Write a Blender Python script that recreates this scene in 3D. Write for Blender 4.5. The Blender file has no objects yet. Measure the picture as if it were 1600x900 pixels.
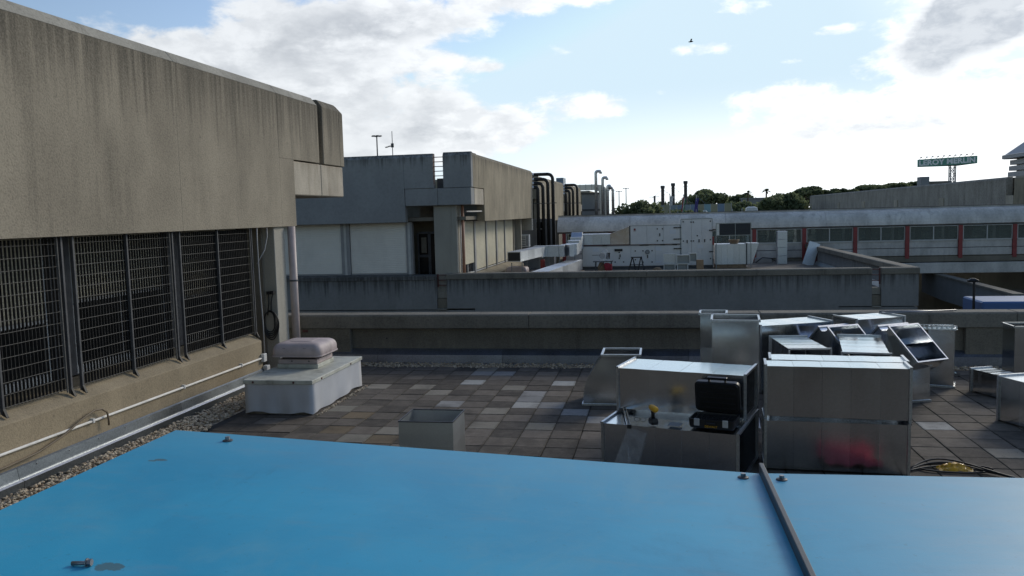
import bpy, bmesh, math, random
from math import radians, sin, cos, pi, sqrt
from mathutils import Vector, Matrix, noise
random.seed(7)
SC = bpy.context.scene
COL = SC.collection

# ------------------------------------------------------------------ camera
cam = bpy.data.cameras.new('camera')
cam.sensor_width = 36.0
cam.lens = 36.0 * 1288.57 / 1600.0
cam.clip_start = 0.05
cam.clip_end = 6000
camo = bpy.data.objects.new('camera', cam)
COL.objects.link(camo)
YAW, PIT, ROL = radians(10.189), radians(5.128), radians(-1.509)
fw = Vector((-sin(YAW) * cos(PIT), cos(YAW) * cos(PIT), -sin(PIT)))
r0 = Vector((cos(YAW), sin(YAW), 0))
u0 = r0.cross(fw)
CR = cos(ROL) * r0 + sin(ROL) * u0
CU = -sin(ROL) * r0 + cos(ROL) * u0
CAMLOC = Vector((0, 0, 3.0))
mw = Matrix((CR, CU, -fw)).transposed().to_4x4()
mw.translation = CAMLOC
camo.matrix_world = mw
SC.camera = camo
SC.render.resolution_x = 1024
SC.render.resolution_y = 576
SC.view_settings.view_transform = 'Standard'
SC.view_settings.look = 'None'
SC.view_settings.exposure = 0.06
SC.view_settings.gamma = 1.0

# ------------------------------------------------------------------ sun and sky
SUN_AZ, SUN_EL = radians(36.0), radians(25.0)          # azimuth measured from +Y towards +X
SUN_DIR = Vector((sin(SUN_AZ) * cos(SUN_EL), cos(SUN_AZ) * cos(SUN_EL), sin(SUN_EL)))
sl = bpy.data.lights.new('sun', 'SUN')
sl.energy = 1.5
sl.angle = radians(16.0)
sl.color = (1.0, 0.91, 0.76)
so = bpy.data.objects.new('sun', sl)
COL.objects.link(so)
so.rotation_euler = SUN_DIR.to_track_quat('Z', 'Y').to_euler()
so.location = (30, 40, 40)


class NT:
    """small wrapper to write node trees as expressions"""
    def __init__(self, tree):
        self.t = tree
        self.n = tree.nodes
        self.l = tree.links

    def node(self, typ, **kw):
        nd = self.n.new(typ)
        for k, v in kw.items():
            setattr(nd, k, v)
        return nd

    def put(self, sock, v):
        if isinstance(v, (int, float)):
            sock.default_value = v
        elif isinstance(v, (tuple, list)):
            sock.default_value = (*v, 1.0) if (len(v) == 3 and sock.type == 'RGBA') else v
        else:
            self.l.new(v, sock)

    def m(self, op, a, b=None, c=None, clamp=False):
        nd = self.node('ShaderNodeMath', operation=op, use_clamp=clamp)
        self.put(nd.inputs[0], a)
        if b is not None:
            self.put(nd.inputs[1], b)
        if c is not None:
            self.put(nd.inputs[2], c)
        return nd.outputs[0]

    def smooth(self, x, lo, hi, a=0.0, b=1.0):
        nd = self.node('ShaderNodeMapRange', interpolation_type='SMOOTHSTEP')
        self.put(nd.inputs['Value'], x)
        self.put(nd.inputs['From Min'], lo)
        self.put(nd.inputs['From Max'], hi)
        self.put(nd.inputs['To Min'], a)
        self.put(nd.inputs['To Max'], b)
        return nd.outputs[0]

    def mix(self, f, a, b, mode='MIX'):
        nd = self.node('ShaderNodeMix', data_type='RGBA', blend_type=mode)
        self.put(nd.inputs[0], f)
        self.put(nd.inputs[6], a)
        self.put(nd.inputs[7], b)
        return nd.outputs[2]

    def noise(self, vec, scale, detail=4, rough=0.55, dist=0.0):
        nd = self.node('ShaderNodeTexNoise')
        self.put(nd.inputs['Vector'], vec)
        nd.inputs['Scale'].default_value = scale
        nd.inputs['Detail'].default_value = detail
        nd.inputs['Roughness'].default_value = rough
        nd.inputs['Distortion'].default_value = dist
        return nd.outputs[0]

    def mapping(self, vec, scale=(1, 1, 1), loc=(0, 0, 0)):
        nd = self.node('ShaderNodeMapping')
        self.put(nd.inputs[0], vec)
        nd.inputs['Scale'].default_value = scale
        nd.inputs['Location'].default_value = loc
        return nd.outputs[0]

    def sep(self, vec):
        nd = self.node('ShaderNodeSeparateXYZ')
        self.put(nd.inputs[0], vec)
        return nd.outputs

    def comb(self, x, y, z):
        nd = self.node('ShaderNodeCombineXYZ')
        for i, v in enumerate((x, y, z)):
            self.put(nd.inputs[i], v)
        return nd.outputs[0]


W = bpy.data.worlds.new('World')
SC.world = W
W.use_nodes = True
W.node_tree.nodes.clear()
g = NT(W.node_tree)
SKY_STRENGTH = 0.10
sky = g.node('ShaderNodeTexSky', sky_type='NISHITA', sun_disc=False)
sky.sun_elevation = SUN_EL
sky.sun_rotation = SUN_AZ
sky.air_density = 1.0
sky.dust_density = 0.6
sky.ozone_density = 2.5
tc = g.node('ShaderNodeTexCoord')
D = tc.outputs['Generated']
dx, dy, dz = g.sep(D)
az = g.m('MULTIPLY', g.m('ARCTAN2', dx, dy), 180 / pi)
el = g.m('MULTIPLY', g.m('ARCSINE', dz), 180 / pi)
# clouds live on a flat layer: direction divided by height
hz = g.m('ADD', g.m('MAXIMUM', dz, 0.0), 0.09)
lay = g.comb(g.m('DIVIDE', dx, hz), g.m('DIVIDE', dy, hz), 0.0)
puff = g.noise(g.mapping(D, (1, 1, 2.0), (3.1, 0.4, 0.2)), 9.0, 9, 0.58, 0.3)
wide = g.noise(g.mapping(lay, (1, 1, 1), (4.3, 1.7, 0)), 0.55, 5, 0.55)
# cloud masses (azimuth, elevation, half-widths, weight)
blobs = [(-28, 9.8, 10, 3.6, 0.50), (-15.5, 8.2, 4.0, 2.4, 0.36), (-19, 12.8, 8, 2.0, 0.52), (-6, 14.8, 8, 1.9, 0.46),
         (-12.0, 5.9, 4.0, 1.6, 0.50), (-19, 4.6, 6, 1.9, 0.44), (-4.1, 7.1, 2.9, 1.1, 0.56), (19.0, 10.4, 4.4, 2.5, 0.74),
         (3.0, 10.5, 3.2, 0.5, 0.34), (11.0, 10.9, 2.2, 0.5, 0.36), (8.3, 9.3, 1.8, 0.4, 0.30), (6.0, 12.6, 3.0, 0.6, 0.26),
         (-14.8, 10.4, 2.6, 0.5, 0.30), (-11.2, 9.9, 1.6, 0.4, 0.28), (0.5, 7.9, 0.8, 0.6, 0.26), (6.0, 7.2, 3.2, 0.8, 0.36), (14, 5.0, 9, 2.2, 0.50), (26, 4.0, 9, 3.0, 0.4),
         (-31.8, 13.2, 1.8, 0.9, -0.75), (7, 12.0, 6, 0.8, -0.14), (-1, 9.6, 7, 0.9, -0.16), (-9, 12.0, 4, 0.9, -0.16)]
acc = None
for a, e, sa, se, wgt in blobs:
    qa = g.m('DIVIDE', g.m('SUBTRACT', az, a), sa)
    qe = g.m('DIVIDE', g.m('SUBTRACT', el, e), se)
    q = g.m('ADD', g.m('MULTIPLY', qa, qa), g.m('MULTIPLY', qe, qe))
    v = g.m('MULTIPLY', g.m('EXPONENT', g.m('MULTIPLY', q, -1.0)), wgt)
    acc = v if acc is None else g.m('ADD', acc, v)
puff2 = g.noise(g.mapping(D, (1, 1, 2.0), (8.1, 2.4, 5.2)), 26.0, 7, 0.6, 0.2)
dens = g.m('ADD', g.m('MULTIPLY', g.m('SUBTRACT', puff, 0.5), 1.15), acc)
dens = g.m('ADD', dens, g.m('MULTIPLY', g.m('SUBTRACT', puff2, 0.5), 0.40))
dens = g.m('ADD', dens, g.m('MULTIPLY', g.m('SUBTRACT', wide, 0.5), 0.35))
cover = g.smooth(dens, 0.14, 0.36)
core = g.smooth(dens, 0.24, 0.62)
# undersides: the cloud field sampled a little higher up tells how much cloud lies between here and the light
puff3 = g.noise(g.mapping(D, (1, 1, 2.0), (3.1, 0.4, 0.225)), 9.0, 9, 0.58, 0.3)
shade2 = g.noise(g.mapping(D, (1, 1, 2.4), (3.13, 0.43, 0.26)), 6.0, 8, 0.6, 0.2)
thick = None
for a, e, sa, se, wgt in [(18.6, 10.3, 4.6, 3.0, 1.5), (-25, 10.6, 6, 2.6, 0.25), (-18, 12.2, 5, 1.8, 0.40), (-18, 5.0, 5, 1.3, 0.8), (-8, 14.0, 6, 1.0, 0.4), (-27, 8.0, 5, 1.4, 0.35)]:
    qa = g.m('DIVIDE', g.m('SUBTRACT', az, a), sa)
    qe = g.m('DIVIDE', g.m('SUBTRACT', el, e), se)
    v = g.m('MULTIPLY', g.m('EXPONENT', g.m('MULTIPLY', g.m('ADD', g.m('MULTIPLY', qa, qa), g.m('MULTIPLY', qe, qe)), -1.0)), wgt)
    thick = v if thick is None else g.m('ADD', thick, v)
under = g.m('ADD', g.m('MULTIPLY', g.m('SUBTRACT', puff3, puff), 3.0), g.m('ADD', thick, g.smooth(shade2, 0.38, 0.66, -0.35, 0.85)))
grey = g.m('MULTIPLY', g.m('MULTIPLY', core, under, None, True), g.smooth(puff2, 0.30, 0.60, 1.0, 0.72))
vd = g.node('ShaderNodeVectorMath', operation='DOT_PRODUCT')
g.put(vd.inputs[0], D)
vd.inputs[1].default_value = SUN_DIR
sund = vd.outputs['Value']
near = g.smooth(sund, 0.45, 0.97)
away = g.smooth(sund, -0.7, 0.62, 0.48, 1.0)
away3 = g.comb(away, away, away)
lit = g.mix(near, (8.6, 8.9, 9.2), (12.5, 12.7, 12.8))
dark = g.mix(near, (5.1, 5.4, 5.8), (5.2, 5.7, 6.4))
lit = g.mix(g.smooth(puff2, 0.36, 0.60, 0.35, 0.0), lit, dark)
ccol = g.mix(1.0, g.mix(grey, lit, dark), away3, 'MULTIPLY')
# bright veil of thin high cloud round the sun and low along the horizon
veil = g.m('MULTIPLY', g.smooth(sund, 0.89, 0.998), 0.75)
low = g.m('MULTIPLY', g.smooth(el, 8.5, 0.5), g.smooth(sund, 0.0, 0.9, 0.0, 0.95))
veil = g.m('MAXIMUM', veil, low)
fwd = g.smooth(sund, -0.5, 0.85)
base = g.mix(1.0, sky.outputs[0], g.mix(fwd, (1.12, 1.02, 0.90), (1.75, 1.62, 1.62)), 'MULTIPLY')
base = g.mix(1.0, base, (6.6, 8.3, 9.5), 'DARKEN')
glow = g.mix(near, (8.0, 8.8, 9.4), (15.0, 15.4, 15.6))
base = g.mix(veil, base, glow)
final = g.mix(g.m('MULTIPLY', cover, 0.95), base, ccol)
bg = g.node('ShaderNodeBackground')
g.put(bg.inputs[0], final)
bg.inputs[1].default_value = SKY_STRENGTH
wo = g.node('ShaderNodeOutputWorld')
g.l.new(bg.outputs[0], wo.inputs[0])
W.cycles.sampling_method = 'MANUAL'
W.cycles.sample_map_resolution = 1024


# ------------------------------------------------------------------ materials
def material(name):
    m = bpy.data.materials.new(name)
    m.use_nodes = True
    m.node_tree.nodes.clear()
    t = NT(m.node_tree)
    out = t.node('ShaderNodeOutputMaterial')
    b = t.node('ShaderNodeBsdfPrincipled')
    t.l.new(b.outputs[0], out.inputs[0])
    return m, t, b


def bump(t, b, h, strength=0.3, dist=0.01):
    n = t.node('ShaderNodeBump')
    n.inputs['Strength'].default_value = strength
    n.inputs['Distance'].default_value = dist
    t.put(n.inputs['Height'], h)
    t.l.new(n.outputs[0], b.inputs['Normal'])


def pos(t):
    return t.node('ShaderNodeNewGeometry').outputs['Position']


def plain(name, col, rough=0.6, metal=0.0, var=0.15, scale=6.0, spec=0.5, dirt=0.0, dirtcol=(0.05, 0.045, 0.04)):
    m, t, b = material(name)
    p = pos(t)
    n = t.noise(p, scale, 5, 0.6)
    c1 = tuple(c * (1 - var) for c in col)
    c2 = tuple(min(1, c * (1 + var)) for c in col)
    c = t.mix(t.smooth(n, 0.3, 0.7), c1, c2)
    if dirt > 0:
        d = t.noise(t.mapping(p, (1, 1, 0.35), (9, 2, 5)), scale * 0.6, 6, 0.65)
        c = t.mix(t.m('MULTIPLY', t.smooth(d, 0.5, 0.75), dirt), c, dirtcol)
    t.put(b.inputs['Base Color'], c)
    b.inputs['Metallic'].default_value = metal
    b.inputs['Specular IOR Level'].default_value = spec
    t.put(b.inputs['Roughness'], t.m('ADD', t.m('MULTIPLY', n, 0.16), rough - 0.08))
    return m


def concrete(name, col, ztop=None, depth=0.9, stain=0.75, streak=0.55, rough=0.9, grain=55.0, blot=0.25,
             dcol=(0.035, 0.033, 0.028), warm=None, spots=0.45, gr=1.0):
    m, t, b = material(name)
    p = pos(t)
    px, py, pz = t.sep(p)
    big = t.noise(t.mapping(p, (1, 1, 0.6)), 0.9, 6, 0.6)
    st = t.noise(t.mapping(p, (2.6, 2.6, 0.20), (3, 8, 1)), 1.0, 8, 0.68, 0.35)
    st2 = t.noise(t.mapping(p, (9.0, 9.0, 0.35), (1, 2, 7)), 1.0, 4, 0.6)
    fine = t.noise(p, grain, 3, 0.6)
    c = t.mix(t.smooth(big, 0.3, 0.72), tuple(x * (1 - blot) for x in col), tuple(x * (1 + blot * 0.7) for x in col))
    if warm:
        c = t.mix(t.m('MULTIPLY', t.smooth(t.noise(p, 2.3, 5, 0.6), 0.5, 0.75), 0.6), c, warm)
    br = t.smooth(t.noise(t.mapping(p, (1, 1, 0.8), (2, 6, 3)), 0.55, 4, 0.6), 0.32, 0.62, 0.15, 1.15)
    c = t.mix(t.m('MULTIPLY', t.m('MULTIPLY', t.smooth(st, 0.48, 0.76), br), streak), c, dcol)
    if ztop is not None:
        # black rain stains that run down from the exposed top edge
        h = t.m('DIVIDE', t.m('SUBTRACT', pz, ztop - depth), depth)
        reach = t.m('ADD', h, t.m('MULTIPLY', t.m('SUBTRACT', st2, 0.5), 2.2))
        c = t.mix(t.m('MULTIPLY', t.smooth(reach, 0.25, 1.25), stain), c, dcol)
    sp = t.noise(t.mapping(p, (1, 1, 1), (5, 5, 5)), 14.0, 4, 0.7)
    c = t.mix(t.m('MULTIPLY', t.smooth(sp, 0.62, 0.74), spots), c, dcol)
    c = t.mix(t.smooth(fine, 0.25, 0.8, 0.0, 0.35 * gr), c, tuple(x * 1.35 for x in col))
    c = t.mix(t.smooth(fine, 0.55, 0.30, 0.0, 0.30 * gr), c, tuple(x * 0.45 for x in col))
    t.put(b.inputs['Base Color'], c)
    b.inputs['Roughness'].default_value = rough
    b.inputs['Specular IOR Level'].default_value = 0.25
    hh = t.m('ADD', fine, t.m('MULTIPLY', big, 0.5))
    bump(t, b, hh, 0.55 * gr, 0.012)
    return m


def galvanised(name, col=(0.56, 0.58, 0.60), rough=0.30, var=0.12):
    m, t, b = material(name)
    p = pos(t)
    oi = t.node('ShaderNodeObjectInfo')
    vor = t.node('ShaderNodeTexVoronoi')
    t.put(vor.inputs['Vector'], p)
    vor.inputs['Scale'].default_value = 70.0
    sx = t.sep(vor.outputs['Color'])[0]
    cl = t.noise(p, 2.2, 5, 0.6)
    f = t.m('ADD', t.m('MULTIPLY', sx, 0.55), t.m('MULTIPLY', cl, 0.45))
    c = t.mix(t.smooth(f, 0.25, 0.75), tuple(x * (1 - var) for x in col), tuple(min(1, x * (1 + var)) for x in col))
    k = t.m('ADD', t.m('MULTIPLY', oi.outputs['Random'], 0.16), 0.9)
    c = t.mix(1.0, c, t.comb(k, k, k), 'MULTIPLY')
    sm = t.noise(t.mapping(p, (1, 1, 3.0), (2, 1, 4)), 3.0, 5, 0.7)
    c = t.mix(t.m('MULTIPLY', t.smooth(sm, 0.55, 0.85), 0.12), c, (0.30, 0.30, 0.30))
    t.put(b.inputs['Base Color'], c)
    b.inputs['Metallic'].default_value = 1.0
    t.put(b.inputs['Roughness'], t.m('ADD', t.m('MULTIPLY', cl, 0.18), t.m('ADD', rough - 0.1, t.m('MULTIPLY', oi.outputs['Random'], 0.05))))
    wv = t.noise(p, 1.6, 2, 0.5)
    bump(t, b, t.m('ADD', wv, t.m('MULTIPLY', t.smooth(t.noise(p, 5.0, 2, 0.5), 0.62, 0.8), 0.35)), 0.08, 0.03)
    return m


M = {}
M['wall_tan'] = concrete('tan_cast_concrete', (0.30, 0.262, 0.200), ztop=5.50, depth=1.5, stain=0.80, streak=0.45, grain=38)
M['ledge_tan'] = concrete('tan_ledge_concrete', (0.30, 0.245, 0.165), ztop=None, streak=0.35, grain=50)
M['cope'] = concrete('weathered_coping_concrete', (0.34, 0.32, 0.27), streak=0.55, grain=30)
M['corbel'] = concrete('pale_stained_concrete', (0.46, 0.41, 0.33), ztop=4.3, depth=0.5, stain=0.35, streak=0.6, dcol=(0.13, 0.085, 0.045), blot=0.3)
M['mid_wall'] = concrete('far_tan_concrete', (0.30, 0.26, 0.19), ztop=5.6, depth=0.9, stain=0.8, streak=0.42, grain=16, gr=0.6, spots=0.2)
M['mid_grey'] = concrete('grey_painted_concrete', (0.235, 0.238, 0.235), ztop=0.42, depth=0.9, stain=0.78, streak=0.16, grain=9, gr=0.35, spots=0.12, blot=0.10)
M['mid_fascia'] = concrete('grey_painted_fascia', (0.30, 0.305, 0.305), ztop=5.62, depth=0.75, stain=0.82, streak=0.12, grain=9, gr=0.35, spots=0.10, blot=0.10)
M['lip'] = concrete('mossy_coping_concrete', (0.20, 0.185, 0.155), streak=0.7, grain=26, dcol=(0.03, 0.028, 0.022))
M['para'] = concrete('dark_parapet_concrete', (0.21, 0.19, 0.15), ztop=0.35, depth=0.5, stain=0.3, streak=0.6, grain=40, dcol=(0.03, 0.026, 0.02))
M['pillar'] = concrete('smooth_pale_concrete', (0.36, 0.34, 0.29), streak=0.3, grain=60, blot=0.12)
M['recess'] = concrete('dark_recess_concrete', (0.20, 0.18, 0.145), streak=0.4, grain=60)
M['bridge_roof'] = concrete('grey_bridge_shell', (0.66, 0.64, 0.60), ztop=2.9, depth=1.3, stain=0.22, streak=0.5, grain=8, gr=0.4, spots=0.15, dcol=(0.16, 0.15, 0.135))
M['bridge_beam'] = concrete('pale_bridge_beam', (0.52, 0.50, 0.47), streak=0.35, grain=10, gr=0.5, spots=0.2, dcol=(0.12, 0.12, 0.12))
M['rear'] = concrete('brown_grey_concrete', (0.36, 0.33, 0.285), ztop=5.2, depth=1.2, stain=0.5, streak=0.55, grain=6)
M['ground'] = plain('dark_asphalt', (0.045, 0.044, 0.042), 0.9, var=0.3, scale=0.4)
M['terrace'] = plain('terrace_paving', (0.17, 0.145, 0.115), 0.9, var=0.3, scale=2.0, dirt=0.4)
M['felt'] = plain('roofing_felt', (0.05, 0.048, 0.045), 0.95, var=0.3, scale=5)
M['steel'] = plain('dull_steel', (0.30, 0.30, 0.31), 0.45, metal=0.9, var=0.15, scale=8, dirt=0.3)
M['dark_steel'] = plain('dark_grey_steel', (0.085, 0.088, 0.095), 0.5, metal=0.4, var=0.2, scale=8)
M['cage_steel'] = plain('weathered_cage_steel', (0.085, 0.086, 0.09), 0.6, metal=0.2, var=0.2, scale=8)
M['grid_steel'] = plain('grille_steel', (0.115, 0.11, 0.10), 0.7, metal=0.0, var=0.2, scale=8)
M['bar_dark'] = plain('grille_flat_bars', (0.030, 0.030, 0.030), 0.6, metal=0.3, var=0.2, scale=8)
M['shutter_beige'] = plain('beige_shutter_paint', (0.52, 0.48, 0.36), 0.55, var=0.08, scale=2, dirt=0.2)
M['shutter_pale'] = plain('pale_shutter_paint', (0.82, 0.79, 0.72), 0.5, var=0.04, scale=1, dirt=0.12)
M['frame_grey'] = plain('grey_window_frame', (0.30, 0.30, 0.30), 0.5, var=0.08, scale=3)
M['frame_pale'] = plain('pale_window_frame', (0.5, 0.5, 0.48), 0.5, var=0.08, scale=3)
M['glass_dark'] = plain('dark_window_glass', (0.012, 0.013, 0.014), 0.12, var=0.1, spec=0.25)
M['white_pipe'] = plain('white_plastic_pipe', (0.70, 0.69, 0.66), 0.45, var=0.06, scale=5, dirt=0.25)
M['pink_pipe'] = plain('pinkish_plastic_pipe', (0.46, 0.38, 0.35), 0.5, var=0.1, scale=4, dirt=0.2)
M['orange_pipe'] = plain('orange_brown_pipe', (0.38, 0.19, 0.12), 0.55, var=0.12, scale=4, dirt=0.2)
M['pink_cap'] = plain('faded_pink_plastic', (0.47, 0.39, 0.375), 0.6, var=0.12, scale=5, dirt=0.30)
M['membrane'] = plain('grey_white_membrane', (0.52, 0.53, 0.55), 0.5, var=0.05, scale=3, dirt=0.12)
M['slab'] = plain('lichen_stained_metal_cap', (0.50, 0.50, 0.43), 0.6, var=0.12, scale=6, dirt=0.55, dirtcol=(0.10, 0.095, 0.06))
M['rubber'] = plain('black_rubber', (0.016, 0.016, 0.017), 0.5, var=0.2, scale=10)
M['black_pipe'] = plain('black_insulated_pipe', (0.018, 0.018, 0.018), 0.45, var=0.2, scale=10)
M['black_plastic'] = plain('black_plastic', (0.013, 0.013, 0.014), 0.42, var=0.2, scale=15)
M['yellow'] = plain('yellow_plastic', (0.75, 0.40, 0.02), 0.45, var=0.1, scale=10)
M['brown_hose'] = plain('brown_hose', (0.16, 0.12, 0.075), 0.6, var=0.15, scale=10)
M['red_paint'] = plain('red_paint', (0.26, 0.04, 0.04), 0.5, var=0.15, scale=4, dirt=0.2)
M['red_cloth'] = plain('red_cloth', (0.30, 0.025, 0.04), 0.8, var=0.2, scale=6)
M['rust'] = plain('red_brown_steel', (0.13, 0.05, 0.045), 0.6, var=0.2, scale=5)
M['ahu'] = plain('pale_grey_painted_panel', (0.76, 0.75, 0.73), 0.45, var=0.04, scale=2, dirt=0.08)
M['paper'] = plain('white_paper', (0.75, 0.76, 0.78), 0.7, var=0.04)
M['card'] = plain('brown_cardboard', (0.34, 0.23, 0.14), 0.8, var=0.1, scale=4)
M['wood'] = plain('weathered_wood', (0.26, 0.18, 0.11), 0.8, var=0.25, scale=6)
M['blue_van'] = plain('blue_truck_paint', (0.06, 0.14, 0.33), 0.4, var=0.08, scale=1)
M['green_sign'] = plain('green_sign_face', (0.15, 0.38, 0.29), 0.6, var=0.06, scale=0.5)
M['sign_letters'] = plain('white_sign_letters', (0.93, 0.94, 0.94), 0.6, var=0.01)
M['zinc'] = plain('grey_zinc_roof', (0.30, 0.31, 0.33), 0.55, metal=0.2, var=0.12, scale=0.6)
M['far_grey'] = plain('far_grey_render', (0.28, 0.29, 0.30), 0.8, var=0.1, scale=0.3)
M['silver'] = galvanised('silver_flue_sheet', (0.62, 0.62, 0.62), 0.42)
M['galv'] = galvanised('galvanised_sheet', (0.66, 0.69, 0.72), 0.17, 0.05)
M['galv_far'] = galvanised('galvanised_sheet_far', (0.60, 0.63, 0.66), 0.45)
M['flange'] = galvanised('galvanised_flange', (0.50, 0.52, 0.55), 0.36)
M['galv_plain'] = galvanised('dull_galvanised_sheet', (0.50, 0.53, 0.55), 0.38, 0.03)
M['flash_back'] = galvanised('blue_grey_flashing', (0.42, 0.47, 0.58), 0.30)
M['flash'] = galvanised('zinc_flashing', (0.25, 0.28, 0.31), 0.36)
M['bark'] = plain('tree_bark', (0.09, 0.065, 0.05), 0.9, var=0.3, scale=3)
M['flag_red'] = plain('red_flag_cloth', (0.40, 0.05, 0.05), 0.8)
M['flag_white'] = plain('white_flag_cloth', (0.6, 0.6, 0.58), 0.8)
M['flag_green'] = plain('green_flag_cloth', (0.05, 0.20, 0.09), 0.8)
M['flag_blue'] = plain('violet_blue_flag_cloth', (0.07, 0.06, 0.22), 0.8)
M['pane_blue'] = plain('blue_facade_panel', (0.19, 0.26, 0.36), 0.4, var=0.1, scale=0.4)
M['pane_yellow'] = plain('ochre_facade_panel', (0.34, 0.32, 0.21), 0.5, var=0.1, scale=0.4)
M['pane_cyan'] = plain('cyan_facade_panel', (0.24, 0.40, 0.45), 0.4, var=0.1, scale=0.4)
M['pane_grey'] = plain('grey_facade_panel', (0.26, 0.31, 0.34), 0.5, var=0.1, scale=0.4)
M['chimney_brick'] = plain('dark_chimney_brick', (0.10, 0.088, 0.078), 0.85, var=0.25, scale=1.5)
M['screen'] = plain('dark_coil_mesh', (0.035, 0.038, 0.042), 0.7, var=0.15, scale=30)


def leaf_material(name, c1, c2):
    m, t, b = material(name)
    p = pos(t)
    n = t.noise(p, 0.55, 4, 0.6)
    oi = t.node('ShaderNodeObjectInfo')
    f = t.m('ADD', t.smooth(n, 0.3, 0.7, 0.0, 0.8), t.m('MULTIPLY', oi.outputs['Random'], 0.25))
    t.put(b.inputs['Base Color'], t.mix(f, c1, c2))
    b.inputs['Roughness'].default_value = 0.7
    b.inputs['Specular IOR Level'].default_value = 0.2
    out = [q for q in t.n if q.type == 'OUTPUT_MATERIAL'][0]
    tl = t.node('ShaderNodeBsdfTranslucent')
    t.put(tl.inputs[0], t.mix(f, tuple(x * 1.5 for x in c1), tuple(x * 1.5 for x in c2)))
    mx = t.node('ShaderNodeMixShader')
    mx.inputs[0].default_value = 0.4
    t.l.new(b.outputs[0], mx.inputs[1])
    t.l.new(tl.outputs[0], mx.inputs[2])
    t.l.new(mx.outputs[0], out.inputs[0])
    return m


M['pine'] = leaf_material('pine_needles', (0.075, 0.10, 0.055), (0.19, 0.215, 0.11))
M['palm'] = leaf_material('palm_fronds', (0.035, 0.05, 0.025), (0.07, 0.09, 0.04))


def blue_panel_material():
    m, t, b = material('blue_fibreglass')
    p = pos(t)
    n = t.noise(p, 1.3, 6, 0.62, 0.4)
    n2 = t.noise(t.mapping(p, (1, 3.5, 1), (4, 1, 0)), 2.4, 6, 0.66)
    n3 = t.noise(t.mapping(p, (6, 1.2, 1), (1, 7, 0)), 1.2, 5, 0.7)
    fine = t.noise(p, 160.0, 2, 0.5)
    c = t.mix(t.smooth(n, 0.28, 0.74), (0.014, 0.315, 0.515), (0.024, 0.385, 0.595))
    c = t.mix(t.m('MULTIPLY', t.smooth(n2, 0.50, 0.80), 0.40), c, (0.16, 0.34, 0.46))
    c = t.mix(t.m('MULTIPLY', t.smooth(n3, 0.62, 0.80), 0.22), c, (0.02, 0.10, 0.20))
    # right-hand sheet paler in patches: bright sky sheen painted into the colour
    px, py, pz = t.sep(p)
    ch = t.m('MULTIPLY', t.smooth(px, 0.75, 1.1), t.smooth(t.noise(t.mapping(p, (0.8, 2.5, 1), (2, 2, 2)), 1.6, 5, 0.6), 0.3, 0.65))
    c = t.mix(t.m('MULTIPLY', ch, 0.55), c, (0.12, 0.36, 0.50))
    sp = t.noise(t.mapping(p, (1, 1, 1), (7, 3, 1)), 26.0, 3, 0.6)
    c = t.mix(t.m('MULTIPLY', t.smooth(sp, 0.66, 0.74), 0.22), c, (0.015, 0.08, 0.15))
    c = t.mix(t.smooth(fine, 0.4, 0.75, 0.0, 0.10), c, (0.10, 0.30, 0.46))
    dust = t.noise(t.mapping(p, (1.0, 0.7, 1), (6, 2, 1)), 1.1, 8, 0.7, 0.6)
    c = t.mix(t.smooth(dust, 0.47, 0.70, 0.0, 0.50), c, (0.13, 0.39, 0.50))
    c = t.mix(t.smooth(dust, 0.44, 0.26, 0.0, 0.45), c, (0.010, 0.20, 0.36))
    # dried water marks, hairline scratches and dust along the far edge
    wm = t.noise(t.mapping(p, (1, 1, 1), (3, 5, 9)), 1.9, 3, 0.5, 1.2)
    ring = t.m('ABSOLUTE', t.m('SUBTRACT', wm, 0.56))
    c = t.mix(t.smooth(ring, 0.016, 0.0, 0.0, 0.07), c, (0.18, 0.40, 0.52))
    sc = t.noise(t.mapping(p, (60.0, 2.2, 1), (1, 2, 3)), 1.0, 3, 0.6, 0.8)
    c = t.mix(t.smooth(sc, 0.68, 0.80, 0.0, 0.12), c, (0.20, 0.42, 0.54))
    sc2 = t.noise(t.mapping(p, (3.0, 70.0, 1), (4, 6, 3)), 1.0, 3, 0.6, 0.8)
    c = t.mix(t.smooth(sc2, 0.70, 0.80, 0.0, 0.10), c, (0.012, 0.12, 0.21))
    du = t.m('ADD', py, t.m('MULTIPLY', t.m('SUBTRACT', n2, 0.5), 1.2))
    c = t.mix(t.smooth(du, 3.3, 4.15, 0.0, 0.30), c, (0.15, 0.36, 0.48))
    # dark worn patches where the coating has flaked
    for cx, cy, rx, ry in ((-1.893, 2.473, 0.050, 0.034), (-2.417, 3.591, 0.030, 0.018), (-2.452, 3.570, 0.020, 0.010)):
        ex = t.m('DIVIDE', t.m('SUBTRACT', px, cx), rx)
        ey = t.m('DIVIDE', t.m('SUBTRACT', py, cy), ry)
        q = t.m('ADD', t.m('MULTIPLY', ex, ex), t.m('MULTIPLY', ey, ey))
        q = t.m('ADD', q, t.m('MULTIPLY', t.m('SUBTRACT', t.noise(p, 22.0, 5, 0.65), 0.5), 3.6))
        c = t.mix(t.smooth(q, 1.1, 0.8, 0.0, 0.8), c, (0.075, 0.13, 0.13))
    t.put(b.inputs['Base Color'], c)
    t.put(b.inputs['Roughness'], t.m('ADD', t.m('MULTIPLY', n2, 0.22), 0.36))
    b.inputs['Specular IOR Level'].default_value = 0.5
    bump(t, b, t.m('ADD', fine, t.m('MULTIPLY', n, 2.0)), 0.10, 0.004)
    return m


M['blue'] = blue_panel_material()


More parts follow.
